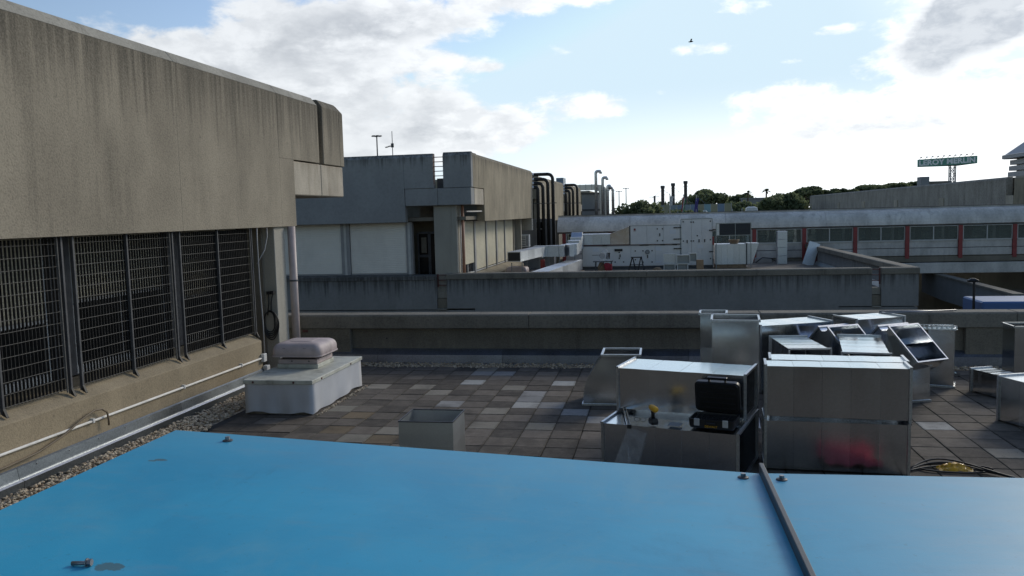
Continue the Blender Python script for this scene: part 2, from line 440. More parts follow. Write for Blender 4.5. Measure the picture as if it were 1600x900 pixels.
def paver_material(name, c0, c1, lich=0.35):
    m, t, b = material(name)
    p = pos(t)
    oi = t.node('ShaderNodeObjectInfo')
    n = t.noise(p, 6.0, 6, 0.65)
    f = t.noise(p, 90.0, 3, 0.6)
    k = t.m('ADD', t.m('MULTIPLY', oi.outputs['Random'], 0.75), t.m('MULTIPLY', t.smooth(n, 0.3, 0.7), 0.35))
    c = t.mix(k, c0, c1)
    sp = t.noise(t.mapping(p, (1, 1, 1), (3, 4, 5)), 18.0, 5, 0.7)
    c = t.mix(t.m('MULTIPLY', t.smooth(sp, 0.60, 0.74), lich), c, (0.30, 0.29, 0.26))
    c = t.mix(t.m('MULTIPLY', t.smooth(sp, 0.42, 0.30), 0.5), c, (0.02, 0.018, 0.016))
    c = t.mix(t.smooth(f, 0.3, 0.8, 0.0, 0.3), c, (0.17, 0.15, 0.13))
    px, py, pz = t.sep(p)
    ex = t.m('ABSOLUTE', t.m('SUBTRACT', t.m('FRACT', t.m('DIVIDE', t.m('SUBTRACT', px, -3.531), 0.4105)), 0.5))
    ey = t.m('ABSOLUTE', t.m('SUBTRACT', t.m('FRACT', t.m('DIVIDE', t.m('SUBTRACT', py, 15.75), 0.42)), 0.5))
    ed = t.m('ADD', t.m('MAXIMUM', ex, ey), t.m('MULTIPLY', t.m('SUBTRACT', t.noise(p, 13.0, 5, 0.7), 0.5), 0.28))
    c = t.mix(t.smooth(ed, 0.41, 0.51, 0.0, 0.45), c, (0.030, 0.029, 0.022))
    pud = t.noise(t.mapping(p, (1, 1, 1), (8, 1, 0)), 1.1, 6, 0.62)
    c = t.mix(t.smooth(pud, 0.50, 0.68, 0.0, 0.45), c, (0.040, 0.037, 0.032))
    pale = t.noise(t.mapping(p, (1, 1, 1), (1, 9, 0)), 34.0, 4, 0.75)
    c = t.mix(t.smooth(pale, 0.64, 0.72, 0.0, 0.5), c, (0.33, 0.32, 0.29))
    t.put(b.inputs['Base Color'], c)
    b.inputs['Roughness'].default_value = 0.92
    b.inputs['Specular IOR Level'].default_value = 0.2
    bump(t, b, f, 0.5, 0.006)
    return m


M['paver'] = paver_material('old_concrete_paver', (0.046, 0.040, 0.034), (0.190, 0.163, 0.134))
M['paver_new'] = paver_material('new_pale_paver', (0.38, 0.38, 0.36), (0.48, 0.47, 0.43), 0.1)
M['paver_grey'] = paver_material('light_grey_paver', (0.24, 0.24, 0.235), (0.31, 0.305, 0.295), 0.1)
M['paver_mid'] = paver_material('worn_pale_paver', (0.20, 0.185, 0.15), (0.28, 0.255, 0.21), 0.2)
M['paver_tan'] = paver_material('ochre_paver', (0.14, 0.108, 0.068), (0.20, 0.152, 0.095), 0.2)


def gravel_material():
    m, t, b = material('river_gravel')
    p = pos(t)
    vor = t.node('ShaderNodeTexVoronoi')
    t.put(vor.inputs['Vector'], p)
    vor.inputs['Scale'].default_value = 22.0
    s = t.sep(vor.outputs['Color'])
    c = t.mix(s[0], (0.34, 0.28, 0.19), (0.68, 0.57, 0.42))
    c = t.mix(t.smooth(s[1], 0.7, 0.9, 0.0, 0.6), c, (0.30, 0.19, 0.11))
    c = t.mix(t.smooth(s[2], 0.75, 0.95, 0.0, 0.7), c, (0.12, 0.115, 0.11))
    t.put(b.inputs['Base Color'], c)
    b.inputs['Roughness'].default_value = 0.8
    return m


M['gravel'] = gravel_material()


def glazing():
    m, t, b = material('bridge_glazing')
    b.inputs['Base Color'].default_value = (0.22, 0.235, 0.215, 1)
    b.inputs['Roughness'].default_value = 0.05
    out = [n for n in t.n if n.type == 'OUTPUT_MATERIAL'][0]
    tr = t.node('ShaderNodeBsdfTransparent')
    tr.inputs[0].default_value = (0.82, 0.88, 0.86, 1)
    mx = t.node('ShaderNodeMixShader')
    mx.inputs[0].default_value = 0.34
    t.l.new(tr.outputs[0], mx.inputs[1])
    t.l.new(b.outputs[0], mx.inputs[2])
    t.l.new(mx.outputs[0], out.inputs[0])
    return m


M['glazing'] = glazing()


def film(name, alpha, col=(0.8, 0.82, 0.85)):
    m, t, b = material(name)
    b.inputs['Base Color'].default_value = (*col, 1)
    b.inputs['Roughness'].default_value = 0.25
    out = [n for n in t.n if n.type == 'OUTPUT_MATERIAL'][0]
    tr = t.node('ShaderNodeBsdfTransparent')
    mx = t.node('ShaderNodeMixShader')
    t.put(mx.inputs[0], t.smooth(t.noise(pos(t), 14.0, 4, 0.6), 0.3, 0.7, alpha * 0.6, min(1, alpha * 1.4)))
    t.l.new(tr.outputs[0], mx.inputs[1])
    t.l.new(b.outputs[0], mx.inputs[2])
    t.l.new(mx.outputs[0], out.inputs[0])
    return m


M['film'] = film('clear_plastic_film', 0.20)
M['film_yellow'] = film('yellow_plastic_film', 0.75, (0.80, 0.42, 0.02))


# ------------------------------------------------------------------ mesh helpers
class MB:
    def __init__(self):
        self.v = []
        self.f = []

    def add(self, vs, fs):
        o = len(self.v)
        self.v += [tuple(p) for p in vs]
        self.f += [tuple(i + o for i in q) for q in fs]
        return self

    def box(self, x0, x1, y0, y1, z0, z1):
        return self.add([(x0, y0, z0), (x1, y0, z0), (x1, y1, z0), (x0, y1, z0), (x0, y0, z1), (x1, y0, z1), (x1, y1, z1), (x0, y1, z1)],
                        [(3, 2, 1, 0), (4, 5, 6, 7), (0, 1, 5, 4), (1, 2, 6, 5), (2, 3, 7, 6), (3, 0, 4, 7)])

    def bar(self, a, b, w, h=None, up=(0, 0, 1)):
        """rectangular bar from a to b, w across, h along up"""
        h = w if h is None else h
        a, b = Vector(a), Vector(b)
        d = (b - a).normalized()
        u = Vector(up)
        if abs(d.dot(u)) > 0.98:
            u = Vector((0, 1, 0))
        s = d.cross(u).normalized()
        u = s.cross(d).normalized()
        vs = []
        for p in (a, b):
            for i, j in ((-1, -1), (1, -1), (1, 1), (-1, 1)):
                vs.append(p + s * (i * w / 2) + u * (j * h / 2))
        return self.add(vs, [(3, 2, 1, 0), (4, 5, 6, 7), (0, 1, 5, 4), (1, 2, 6, 5), (2, 3, 7, 6), (3, 0, 4, 7)])

    def tube(self, path, r, n=10, cap=True):
        path = [Vector(p) for p in path]
        vs, fs = [], []
        prev = None
        for i, p in enumerate(path):
            a = path[max(0, i - 1)]
            b = path[min(len(path) - 1, i + 1)]
            d = (b - a).normalized()
            if prev is None:
                u = Vector((0, 0, 1)) if abs(d.z) < 0.9 else Vector((1, 0, 0))
                s = d.cross(u).normalized()
            else:
                s = (prev - d * prev.dot(d)).normalized()
            prev = s
            u = s.cross(d)
            rr = r[i] if isinstance(r, (list, tuple)) else r
            for k in range(n):
                t = 2 * pi * k / n
                vs.append(p + s * (cos(t) * rr) + u * (sin(t) * rr))
        for i in range(len(path) - 1):
            for k in range(n):
                k2 = (k + 1) % n
                fs.append((i * n + k, i * n + k2, (i + 1) * n + k2, (i + 1) * n + k))
        if cap:
            fs.append(tuple(range(n - 1, -1, -1)))
            fs.append(tuple((len(path) - 1) * n + k for k in range(n)))
        return self.add(vs, fs)

    def prism(self, poly, axis, a, b):
        """polygon extruded along an axis; poly gives the two other coordinates in xyz order"""
        n = len(poly)
        def P(q, t):
            if axis == 'x':
                return (t, q[0], q[1])
            if axis == 'y':
                return (q[0], t, q[1])
            return (q[0], q[1], t)
        vs = [P(q, a) for q in poly] + [P(q, b) for q in poly]
        fs = [tuple(range(n - 1, -1, -1)), tuple(range(n, 2 * n))]
        for i in range(n):
            j = (i + 1) % n
            fs.append((i, j, n + j, n + i))
        return self.add(vs, fs)

    def loft(self, rings, closed=True, cap=False):
        n = len(rings[0])
        vs = [p for r in rings for p in r]
        fs = []
        for i in range(len(rings) - 1):
            for k in range(n if closed else n - 1):
                k2 = (k + 1) % n
                fs.append((i * n + k, i * n + k2, (i + 1) * n + k2, (i + 1) * n + k))
        if cap:
            fs.append(tuple(range(n - 1, -1, -1)))
            fs.append(tuple((len(rings) - 1) * n + k for k in range(n)))
        return self.add(vs, fs)

    def build(self, name, mat, parent=None, local=False, bevel=0.0, smooth=False, seg=1, fix=True):
        """local=False: coordinates are world ones and the parent is an unrotated Empty (or a part of one)"""
        xs = [p[0] for p in self.v]
        ys = [p[1] for p in self.v]
        zs = [p[2] for p in self.v]
        c = Vector(((min(xs) + max(xs)) / 2, (min(ys) + max(ys)) / 2, (min(zs) + max(zs)) / 2))
        if parent is None and not local:
            c.z = min(zs)
        me = bpy.data.meshes.new(name)
        me.from_pydata([(p[0] - c.x, p[1] - c.y, p[2] - c.z) for p in self.v], [], self.f)
        if fix:
            bm = bmesh.new()
            bm.from_mesh(me)
            bmesh.ops.recalc_face_normals(bm, faces=bm.faces)
            bm.to_mesh(me)
            bm.free()
        o = bpy.data.objects.new(name, me)
        COL.objects.link(o)
        me.materials.append(M[mat] if isinstance(mat, str) else mat)
        if smooth:
            for p in me.polygons:
                p.use_smooth = True
        o['wc'] = tuple(c)
        if parent is not None:
            o.parent = parent
            if local:
                o.location = c - (parent.location if parent.type == 'MESH' else Vector((0, 0, 0)))
            else:
                o.location = c - Vector(parent['wc'])
        else:
            o.location = c
        if bevel > 0:
            md = o.modifiers.new('bevel', 'BEVEL')
            md.width = bevel
            md.segments = seg
            md.limit_method = 'ANGLE'
            md.angle_limit = radians(35)
        return o


def thing(name, label, cat, loc=(0, 0, 0), rz=0.0, group=None, matrix=None):
    o = bpy.data.objects.new(name, None)
    COL.objects.link(o)
    o.empty_display_size = 0.2
    o.location = loc
    o.rotation_euler = (0, 0, rz)
    if matrix is not None:
        o.matrix_world = matrix
    o['wc'] = tuple(loc)
    o['label'] = label
    o['category'] = cat
    if group:
        o['group'] = group
    return o


def tag(o, label, cat, group=None):
    o['label'] = label
    o['category'] = cat
    if group:
        o['group'] = group
    return o


def struct(o):
    o['kind'] = 'structure'
    return o


def dup(o, loc=None, label=None, rz=None):
    kids = {}
    for q in bpy.data.objects:
        if q.parent is not None:
            kids.setdefault(q.parent.name, []).append(q)

    def rec(src, par):
        c = src.copy()
        COL.objects.link(c)
        if par is not None:
            c.parent = par
        for k in kids.get(src.name, []):
            rec(k, c)
        return c
    n = rec(o, None)
    if loc is not None:
        n.location = loc
    if rz is not None:
        n.rotation_euler = (0, 0, rz)
    if label:
        n['label'] = label
    return n


def lerp(a, b, t):
    return a + (b - a) * t


# ================================================================== SETTING
# ground far below the roofs, out to the horizon
struct(MB().add([(-3000, -3000, -4.6), (3000, -3000, -4.6), (3000, 3000, -4.6), (-3000, 3000, -4.6)], [(0, 1, 2, 3)]).build('ground', 'ground'))

# roof deck the photograph stands on
DX0, DX1, DY1 = -7.31, 16.0, 16.24
deck = struct(MB().box(-9.0, DX1, -6.0, 16.6, -0.6, -0.055).build('roof_deck', 'felt'))

PX, PY, PX0, PY0 = 0.4105, 0.42, -3.531, 15.75
pav_cells = []
i0 = math.floor((-6.62 - PX0) / PX)
for i in range(i0, 33):
    for j in range(0, 33):
        x0 = PX0 + i * PX
        y1 = PY0 - j * PY
        x1, y0 = x0 + PX, y1 - PY
        if x0 < -6.72 or x1 > 9.7 or y0 < 2.0:
            continue
        pav_cells.append((x0, x1, y0, y1))


def project(p):
    d = Vector(p) - CAMLOC
    w = d.dot(fw)
    return 800 + 1288.57 * d.dot(CR) / w, 450 - 1288.57 * d.dot(CU) / w


def paver_hidden(cx, cy):
    """under the blue cover, ducts or the vent base, or out of frame"""
    x, y = project((cx, cy, 0))
    if x < -20 or x > 1620:
        return True
    if -6.4 < cx < -5.25 and 11.7 < cy < 13.9:
        return True
    if cy < 4.09 * 3 / 1.15:
        edge = lerp(672, 740, max(0, min(1, (x - 275) / 910.0))) if x > 275 else 672 - 0.465 * (x - 275)
        if y > edge + 4:
            return True
    if 945 < x < 1425 and 545 < y:
        return True
    if 1188 < x < 1440 and 490 < y < 660:
        return True
    return False


special = {}


def mark(pts, mat):
    for x, y in pts:
        i = math.floor((x - PX0) / PX)
        j = math.floor((PY0 - y) / PY)
        special[(i, j)] = mat


mark([(-3.35, 14.27), (-1.70, 14.31), (-0.67, 13.45)], 'paver_new')
mark([(-2.12, 12.68)], 'paver_new')
mark([(-3.42, 15.19), (-2.99, 15.2), (-2.13, 13.09), (-2.14, 13.49), (-1.71, 12.65), (-1.29, 12.21), (-0.94, 11.81), (-3.35, 12.63)], 'paver_grey')
mark([(-2.56, 13.91), (-3.82, 10.97), (-4.14, 10.56), (-4.22, 13.91), (-4.96, 12.22), (-4.98, 13.87), (-2.57, 12.21), (-2.52, 11.37), (-3.43, 15.6),
      (-1.73, 11.35), (4.9, 11.2), (4.0, 10.7), (-3.75, 13.47)], 'paver_mid')
mark([(-4.57, 11.79), (-4.49, 10.99), (-3.75, 10.54)], 'paver_tan')
mark([(3.64, 11.85), (3.45, 12.6)], 'paver_new')


def paver_mesh(k):
    bm = bmesh.new()
    bmesh.ops.create_cube(bm, size=1.0)
    w, d, h = PX - 0.008, PY - 0.008, 0.05
    for v in bm.verts:
        v.co = Vector((v.co.x * w, v.co.y * d, v.co.z * h - h / 2))
        if v.co.z > -0.01:
            v.co.z += random.uniform(-0.0015, 0.0015)
    te = [e for e in bm.edges if all(v.co.z > -0.02 for v in e.verts)]
    bmesh.ops.bevel(bm, geom=te, offset=0.006, segments=1, affect='EDGES')
    me = bpy.data.meshes.new('paver')
    bm.to_mesh(me)
    bm.free()
    return me


pav_meshes = {}
for mk in ('paver', 'paver_new', 'paver_grey', 'paver_mid', 'paver_tan'):
    pav_meshes[mk] = []
    for k in range(3):
        me = paver_mesh(k)
        me.materials.append(M[mk])
        pav_meshes[mk].append(me)
vis, rest = [], []
for c in pav_cells:
    cx, cy = (c[0] + c[1]) / 2, (c[2] + c[3]) / 2
    (rest if paver_hidden(cx, cy) else vis).append(c)
vis.sort(key=lambda c: c[2])
rest += vis[300:]
vis = vis[:300]
dwc = Vector(deck['wc'])
for c in vis:
    cx, cy = (c[0] + c[1]) / 2, (c[2] + c[3]) / 2
    i = math.floor((cx - PX0) / PX)
    j = math.floor((PY0 - cy) / PY)
    o = bpy.data.objects.new('paver', random.choice(pav_meshes[special.get((i, j), 'paver')]))
    COL.objects.link(o)
    o.parent = deck
    o.location = Vector((cx, cy, random.uniform(-0.004, 0.004))) - dwc
    o.rotation_euler = (random.uniform(-.006, .006), random.uniform(-.006, .006), random.uniform(-.008, .008))
mb = MB()
for c in rest:
    dz = random.uniform(-0.006, 0.0)
    mb.box(c[0] + .006, c[1] - .006, c[2] + .006, c[3] - .006, -0.05, dz)
o = mb.build('paver_field', 'paver', deck, fix=False)
o['kind'] = 'stuff'


# gravel along the two walls
def gravel(name, spots, lab):
    base = bmesh.new()
    bmesh.ops.create_icosphere(base, subdivisions=1, radius=1.0)
    bv = [v.co.copy() for v in base.verts]
    bf = [tuple(v.index for v in f.verts) for f in base.faces]
    base.free()
    V, Fc = [], []
    for x, y, z, s in spots:
        o = len(V)
        a = random.uniform(0, 6.28)
        ca, sa = cos(a), sin(a)
        sx, sy, sz = s * random.uniform(.8, 1.35), s * random.uniform(.7, 1.0), s * random.uniform(.45, .75)
        for q in bv:
            k = random.uniform(.82, 1.12)
            X, Y, Z = q.x * sx * k, q.y * sy * k, q.z * sz * k
            V.append((x + ca * X - sa * Y, y + sa * X + ca * Y, z + Z))
        Fc += [tuple(i + o for i in f) for f in bf]
    mb = MB()
    mb.v, mb.f = V, Fc
    ob = mb.build(name, 'gravel', fix=False)
    ob['kind'] = 'stuff'
    ob['label'] = lab
    return ob


struct(MB().add([(-7.3, 2.0, -.05), (-6.64, 2.0, -.05), (-6.64, 16.25, -.05), (-7.3, 16.25, -.05), (-6.64, 15.72, -.05), (9.6, 15.72, -.05), (9.6, 16.25, -.05)],
                [(0, 1, 2, 3), (4, 5, 6, 2)]).build('gravel_bed', 'gravel', fix=False))
sp = []
for k in range(6800):
    y = random.uniform(5.6, 15.9)
    x = random.uniform(-7.22, -6.60 + 0.06 * sin(y * 3.1) + 0.05 * sin(y * 7.7))
    if x > -6.72 and random.random() < .45:
        continue
    sp.append((x, y, random.uniform(-0.03, 0.012), random.uniform(0.014, 0.030)))
gravel('gravel_strip', sp, 'strip of tan river gravel along the foot of the left wall')
sp = []
for k in range(6000):
    x = random.uniform(-6.7, 9.5)
    y = random.uniform(15.70 + 0.04 * sin(x * 4) - 0.03 * random.random(), 16.2)
    sp.append((x, y, random.uniform(-0.035, 0.006), random.uniform(0.014, 0.028)))
for k in range(260):
    y = random.uniform(11.7, 13.9)
    sp.append((-5.22 + abs(random.gauss(0, 0.035)), y, random.uniform(0, 0.006), random.uniform(0.008, 0.02)))
gravel('gravel_strip', sp, 'strip of grey gravel along the foot of the back parapet')

# ================================================================== LEFT BUILDING
XF = -7.31
bld = thing('concrete_building', 'tan concrete building close on the left, deep stained band above a caged window strip', 'building', (XF, 6.0, 0))


def coping(x, y0, y1, zt, parent, thick=0.45, bev=0.13):
    return MB().prism([(x + .004, zt - bev * 1.3), (x - bev, zt), (x - thick, zt), (x - thick, zt - bev * 1.3)], 'y', y0, y1).build('coping_strip', 'cope', parent, bevel=0.006)


def flat_profile(x, zb, zt, thick=0.45):
    return [(x, zb), (x, zt), (x - thick, zt), (x - thick, zb)]


def fascia_profile(x, zb, zt, s=1.0, thick=0.45, bev=0.12):
    """cross-section in x,z of a fascia whose outer face is at x and looks towards +x (s=1)"""
    return [(x, zb), (x, zt - bev * 1.3), (x - s * bev, zt), (x - s * thick, zt), (x - s * thick, zb)]


GAP = 0.003
js = [-8.0, -3.6, 0.4, 4.1, 8.1, 11.81]
for a, b in zip(js[:-1], js[1:]):
    MB().prism(flat_profile(XF, 2.87, 5.458), 'y', a + GAP / 2, b - GAP / 2).build('fascia_panel', 'wall_tan', bld, bevel=0.0003)
# last panels: full depth to 15.28, then stepped up over the corbel
MB().prism(flat_profile(XF, 2.87, 5.458), 'y', 11.81 + GAP / 2, 15.28 - GAP / 2).build('fascia_panel', 'wall_tan', bld, bevel=0.003)
mb = MB()
mb.prism(flat_profile(XF, 4.22, 5.458), 'y', 15.28 + GAP / 2, 17.24)
mb.box(XF - 0.45, XF - 0.0015, 15.28 + GAP / 2, 15.93, 2.87, 4.218)
mb.build('fascia_panel', 'wall_tan', bld, bevel=0.003)
for a, b in zip([-8.0, -3.6, 0.4, 4.1, 8.1, 11.81, 15.28], [-3.6, 0.4, 4.1, 8.1, 11.81, 15.28, 17.24]):
    coping(XF, a + .006, b - .006, 5.63, bld)
prof = fascia_profile(XF, 4.21, 5.63)
MB().prism(prof, 'y', 17.49, 18.45).add([(XF, 18.451, 4.21), (XF, 18.451, 5.474), (XF - .12, 18.451, 5.63), (XF - .45, 18.451, 5.63), (XF - .45, 18.451, 4.21),
     (XF, 18.70, 4.21), (XF, 18.70, 5.44), (XF - .12, 18.60, 5.60), (XF - .45, 18.60, 5.60), (XF - .45, 18.70, 4.21)],
     [(4, 3, 2, 1, 0), (5, 6, 7, 8, 9), (0, 1, 6, 5), (1, 2, 7, 6), (2, 3, 8, 7), (3, 4, 9, 8), (4, 0, 5, 9)]).build('end_panel', 'wall_tan', bld, bevel=0.012)
MB().box(XF - 0.46, XF - 0.17, 17.235, 17.495, 4.23, 5.2).build('joint_back', 'recess', bld)
# corbel blocks below the step
MB().box(XF - 1.2, XF - 0.02, 15.945, 17.335, 3.50, 4.195).build('corbel_block', 'corbel', bld, bevel=0.02)
MB().box(XF - 1.2, XF - 0.02, 17.345, 18.63, 3.50, 4.195).build('corbel_block', 'corbel', bld, bevel=0.02)
# building body behind: roof, north wall under the overhang, inner walls
MB().box(-24.0, XF - 0.46, -8.0, 15.92, 4.9, 5.1).build('roof', 'felt', bld)
MB().box(-24.0, XF - 0.46, 15.94, 18.6, 4.3, 5.1).build('roof', 'felt', bld)
MB().prism([(18.70, 4.21), (18.70, 5.44), (18.60, 5.60), (18.25, 5.60), (18.25, 4.21)], 'x', -24.0, XF - 0.46).build('fascia_panel', 'wall_tan', bld, bevel=0.012)
MB().box(-24.0, XF - 0.461, 15.0, 15.40, 0.0, 4.3).build('cross_wall', 'recess', bld)
MB().box(-8.35, XF - 0.06, 15.002, 15.46, -0.055, 2.869).build('pillar', 'pillar', bld, bevel=0.01)
MB().box(-24.0, XF - 0.46, -8.0, 15.0, 2.88, 3.05).build('soffit', 'recess', bld)
MB().box(-24.0, XF - 1.21, 15.46, 18.6, 3.55, 3.7).build('soffit', 'recess', bld)
# low wall with sloped ledge under the windows
MB().prism([(XF, 0.0), (XF, 0.775), (XF - 0.22, 0.90), (XF - 0.75, 0.90), (XF - 0.75, 0.0)], 'y', -8.0, 14.16).build('base_wall', 'ledge_tan', bld, bevel=0.012)
MB().box(-9.4, -9.3, -8.0, 15.0, 0.0, 2.88).build('back_wall', 'recess', bld)
# windows behind the cages
wins = [(-4.3, -1.95, 1.9), (-1.6, 0.7, 1.8), (1.15, 3.4, 1.9), (3.9, 6.1, 1.78), (6.55, 9.80, 1.76), (10.24, 12.45, 1.96), (12.9, 14.95, 1.73)]


def shutter(parent, axis, pos_, a, b, z0, z1, mat, pitch=0.055, out=1, name='roller_shutter'):
    """ribbed curtain: each slat a shallow bulge; axis 'y' runs along y at x=pos_, axis 'x' along x at y=pos_"""
    n = max(3, int((z1 - z0) / pitch))
    prof = []
    for k in range(n):
        za = z0 + (z1 - z0) * k / n
        zb = z0 + (z1 - z0) * (k + 1) / n
        prof += [(pos_ + 0.000 * out, za), (pos_ + 0.010 * out, za + (zb - za) * .25), (pos_ + 0.010 * out, za + (zb - za) * .85)]
    prof += [(pos_, z1), (pos_ - 0.02 * out, z1), (pos_ - 0.02 * out, z0)]
    mb = MB()
    n2 = len(prof)
    if axis == 'y':
        vs = [(p[0], a, p[1]) for p in prof] + [(p[0], b, p[1]) for p in prof]
    else:
        vs = [(a, p[0], p[1]) for p in prof] + [(b, p[0], p[1]) for p in prof]
    fs = [(i, (i + 1) % n2, n2 + (i + 1) % n2, n2 + i) for i in range(n2)]
    mb.add(vs, fs)
    return mb.build(name, mat, parent)


for a, b, zb in wins:
    w = MB().box(-8.22, -8.20, a, b, 1.02, 2.86).build('window', 'glass_dark', bld)
    f = MB()
    f.box(-8.20, -8.12, a, b, 0.905, 1.015)
    f.box(-8.20, -8.14, a, a + .06, 1.015, 2.86)
    f.box(-8.20, -8.14, b - .06, b, 1.015, 2.86)
    f.build('frame', 'frame_pale', w)
    MB().box(-8.199, -8.165, (a + b) / 2 - .03, (a + b) / 2 + .03, 1.02, zb).build('mullion', 'frame_grey', w)
    shutter(w, 'y', -8.13, a + .065, b - .065, zb, 2.855, 'shutter_beige')
    MB().box(-8.15, -8.10, a + .065, b - .065, zb - .05, zb - .003).build('shutter_rail', 'frame_pale', w)
for (a0, a, _), (b, b1, _) in zip(wins[:-1], wins[1:]):
    MB().box(-8.25, -8.10, a + .003, b - .003, 0.905, 2.86).build('pier', 'dark_steel', bld)
MB().box(-8.35, -7.62, 14.96, 15.0, 0.0, 2.86).build('pier', 'recess', bld)
# downpipe on the pillar
dp = MB().tube([(-7.285, 15.60, 0.0), (-7.285, 15.60, 2.868)], 0.080, 14).build('downpipe', 'pink_pipe', bld, smooth=True)
for z in (0.55, 1.76):
    MB().tube([(-7.285, 15.60, z), (-7.285, 15.60, z + .035)], 0.088, 14).build('bracket', 'dark_steel', dp)
# white conduit with its junction box
cd = MB().tube([(-7.285, -8, 0.47), (-7.285, 14.1, 0.455)], 0.017, 8).build('conduit', 'white_pipe', bld, smooth=True)
for y in (3.0, 5.0, 7.2, 9.4, 11.5, 13.3):
    MB().box(XF + .001, -7.262, y, y + .03, 0.435, 0.495).build('clip', 'white_pipe', cd)
MB().box(XF + .002, -7.24, 14.08, 14.20, 0.38, 0.53).build('junction_box', 'white_pipe', bld, bevel=0.008)
MB().box(XF + .002, -7.22, 14.14, 14.27, 0.0, 0.30).build('cable_duct', 'frame_pale', bld, bevel=0.008)
rc = MB()
rc.tube([(-7.28, 14.19, 0.53), (-7.30, 14.23, 1.1), (-7.32, 14.22, 1.9), (-7.34, 14.25, 2.6), (-7.33, 14.24, 2.86)], 0.012, 6)
rc.tube([(-7.36, 14.24, 2.2), (-7.30, 14.45, 2.45), (-7.32, 14.62, 2.70), (-7.34, 14.66, 2.87)], 0.010, 6)
rc.build('riser_cable', 'frame_grey', bld, smooth=True)
# zinc flashing along the foot of the wall
fl = thing('wall_flashing', 'zinc flashing along the foot of the left wall with a bright folded edge', 'flashing', (-7.25, 5.0, 0))
js = [-6.0, 2.2, 5.2, 8.1, 11.4, 14.16]
for a, b in zip(js[:-1], js[1:]):
    ln = MB().prism([(-7.205, -0.05), (-7.205, 0.095), (-7.225, 0.108), (-7.262, 0.108), (-7.285, 0.235), (-7.306, 0.25), (-7.306, -0.05)], 'y', a + .003, b - .003).build('flashing_length', 'flash', fl)
    MB().prism([(-7.200, 0.094), (-7.226, 0.1115), (-7.262, 0.1115), (-7.262, 0.1085), (-7.226, 0.1085), (-7.204, 0.094)], 'y', a + .004, b - .004).build('folded_edge', 'silver', ln)  # fold's sky glint put into its colour: paler metal than the sheet
    y = a + .3
    while y < b - .1:
        MB().tube([(-7.285, y, 0.205), (-7.272, y, 0.207)], 0.009, 6).build('screw', 'steel', ln)
        y += 0.55

# cages in front of the windows
FX = -7.42


def cage(y0, y1, mid, label):
    t = thing('security_grille', label, 'grille', (FX, (y0 + y1) / 2, 0.8), group='window cages on the left building')
    zt = 2.868
    def upright(y, name='upright'):
        u = MB().box(FX - .012, FX + .03, y - .017, y + .017, 0.865, zt).build(name, 'cage_steel', t, bevel=0.003)
        MB().add([(FX + .012, y - .018, 0.862), (FX + .072, y - .018, 0.826), (FX + .072, y + .018, 0.826), (FX + .012, y + .018, 0.862),
                  (FX + .031, y - .018, 0.93), (FX + .072, y - .018, 0.835), (FX + .072, y + .018, 0.835), (FX + .031, y + .018, 0.93)],
                 [(0, 1, 2, 3), (4, 7, 6, 5), (0, 4, 5, 1), (1, 5, 6, 2), (2, 6, 7, 3), (3, 7, 4, 0)]).build('foot', 'bar_dark', u)
    upright(y0 + .03)
    upright(y1 - .03)
    if mid:
        upright(mid)
    MB().tube([(FX + .04, y1 - .13, 0.9), (FX + .04, y1 - .13, zt)], 0.011, 6).build('stay_rod', 'grid_steel', t)
    fb = MB()
    y = y0 + .10
    while y < y1 - .08:
        fb.box(FX - .045, FX - .014, y - .003, y + .003, 0.915, zt - .02)
        y += 0.060
    o = fb.build('flat_bars', 'bar_dark', t, fix=False)
    o['kind'] = 'stuff'
    z = 0.93
    while z < zt:
        MB().tube([(FX - .008, y0 + .03, z), (FX - .008, y1 - .03, z)], 0.0036, 5).build('cross_rod', 'grid_steel', t)
        z += 0.142


cage(11.80, 14.18, 12.96, 'steel window cage farthest from the viewer, next to the recess with the cable coil')
cage(9.40, 11.66, 10.52, 'steel window cage second from the recess on the left wall, full width in view')
cage(6.95, 9.25, 8.10, 'steel window cage nearest the viewer, cut by the left edge of the photograph')
cage(4.5, 6.80, 5.65, 'steel window cage left of the photograph edge, out of view')

# hose hanging on the conduit, coil in the recess
tag(MB().tube([(-7.27, 7.3, 0.30), (-7.26, 7.9, 0.31), (-7.25, 8.4, 0.34), (-7.25, 8.85, 0.43), (-7.25, 9.2, 0.55), (-7.25, 9.42, 0.60), (-7.24, 9.55, 0.585), (-7.235, 9.64, 0.52), (-7.235, 9.66, 0.42), (-7.235, 9.66, 0.34)], 0.013, 8).build('hose', 'brown_hose', smooth=True),
    'brown hose draped over the white conduit on the left wall', 'hose')
mb = MB()
for k in range(5):
    cx, cz, rr = -7.53 + .012 * k, 1.02 - .015 * k, 0.20 + 0.022 * k
    pth = [(cx + rr * .55 * sin(q) + .01 * sin(3 * q + k), 14.96 - .012 * k, cz + rr * cos(q)) for q in [2 * pi * j / 22 for j in range(23)]]
    mb.tube(pth, 0.011, 6)
mb.tube([(-7.48, 14.95, 1.22), (-7.47, 14.94, 1.42), (-7.43, 14.95, 1.60)], 0.012, 6)
mb.tube([(-7.56, 14.95, 1.15), (-7.52, 14.94, 1.40), (-7.52, 14.95, 1.58)], 0.012, 6)
mb.box(-7.55, -7.49, 14.92, 15.0, 1.56, 1.62)
mb.box(-7.45, -7.40, 14.92, 15.0, 1.57, 1.63)
tag(mb.build('cable_coil', 'rubber', smooth=False), 'coiled dark cable hanging in the recess beside the pale pillar', 'cable')

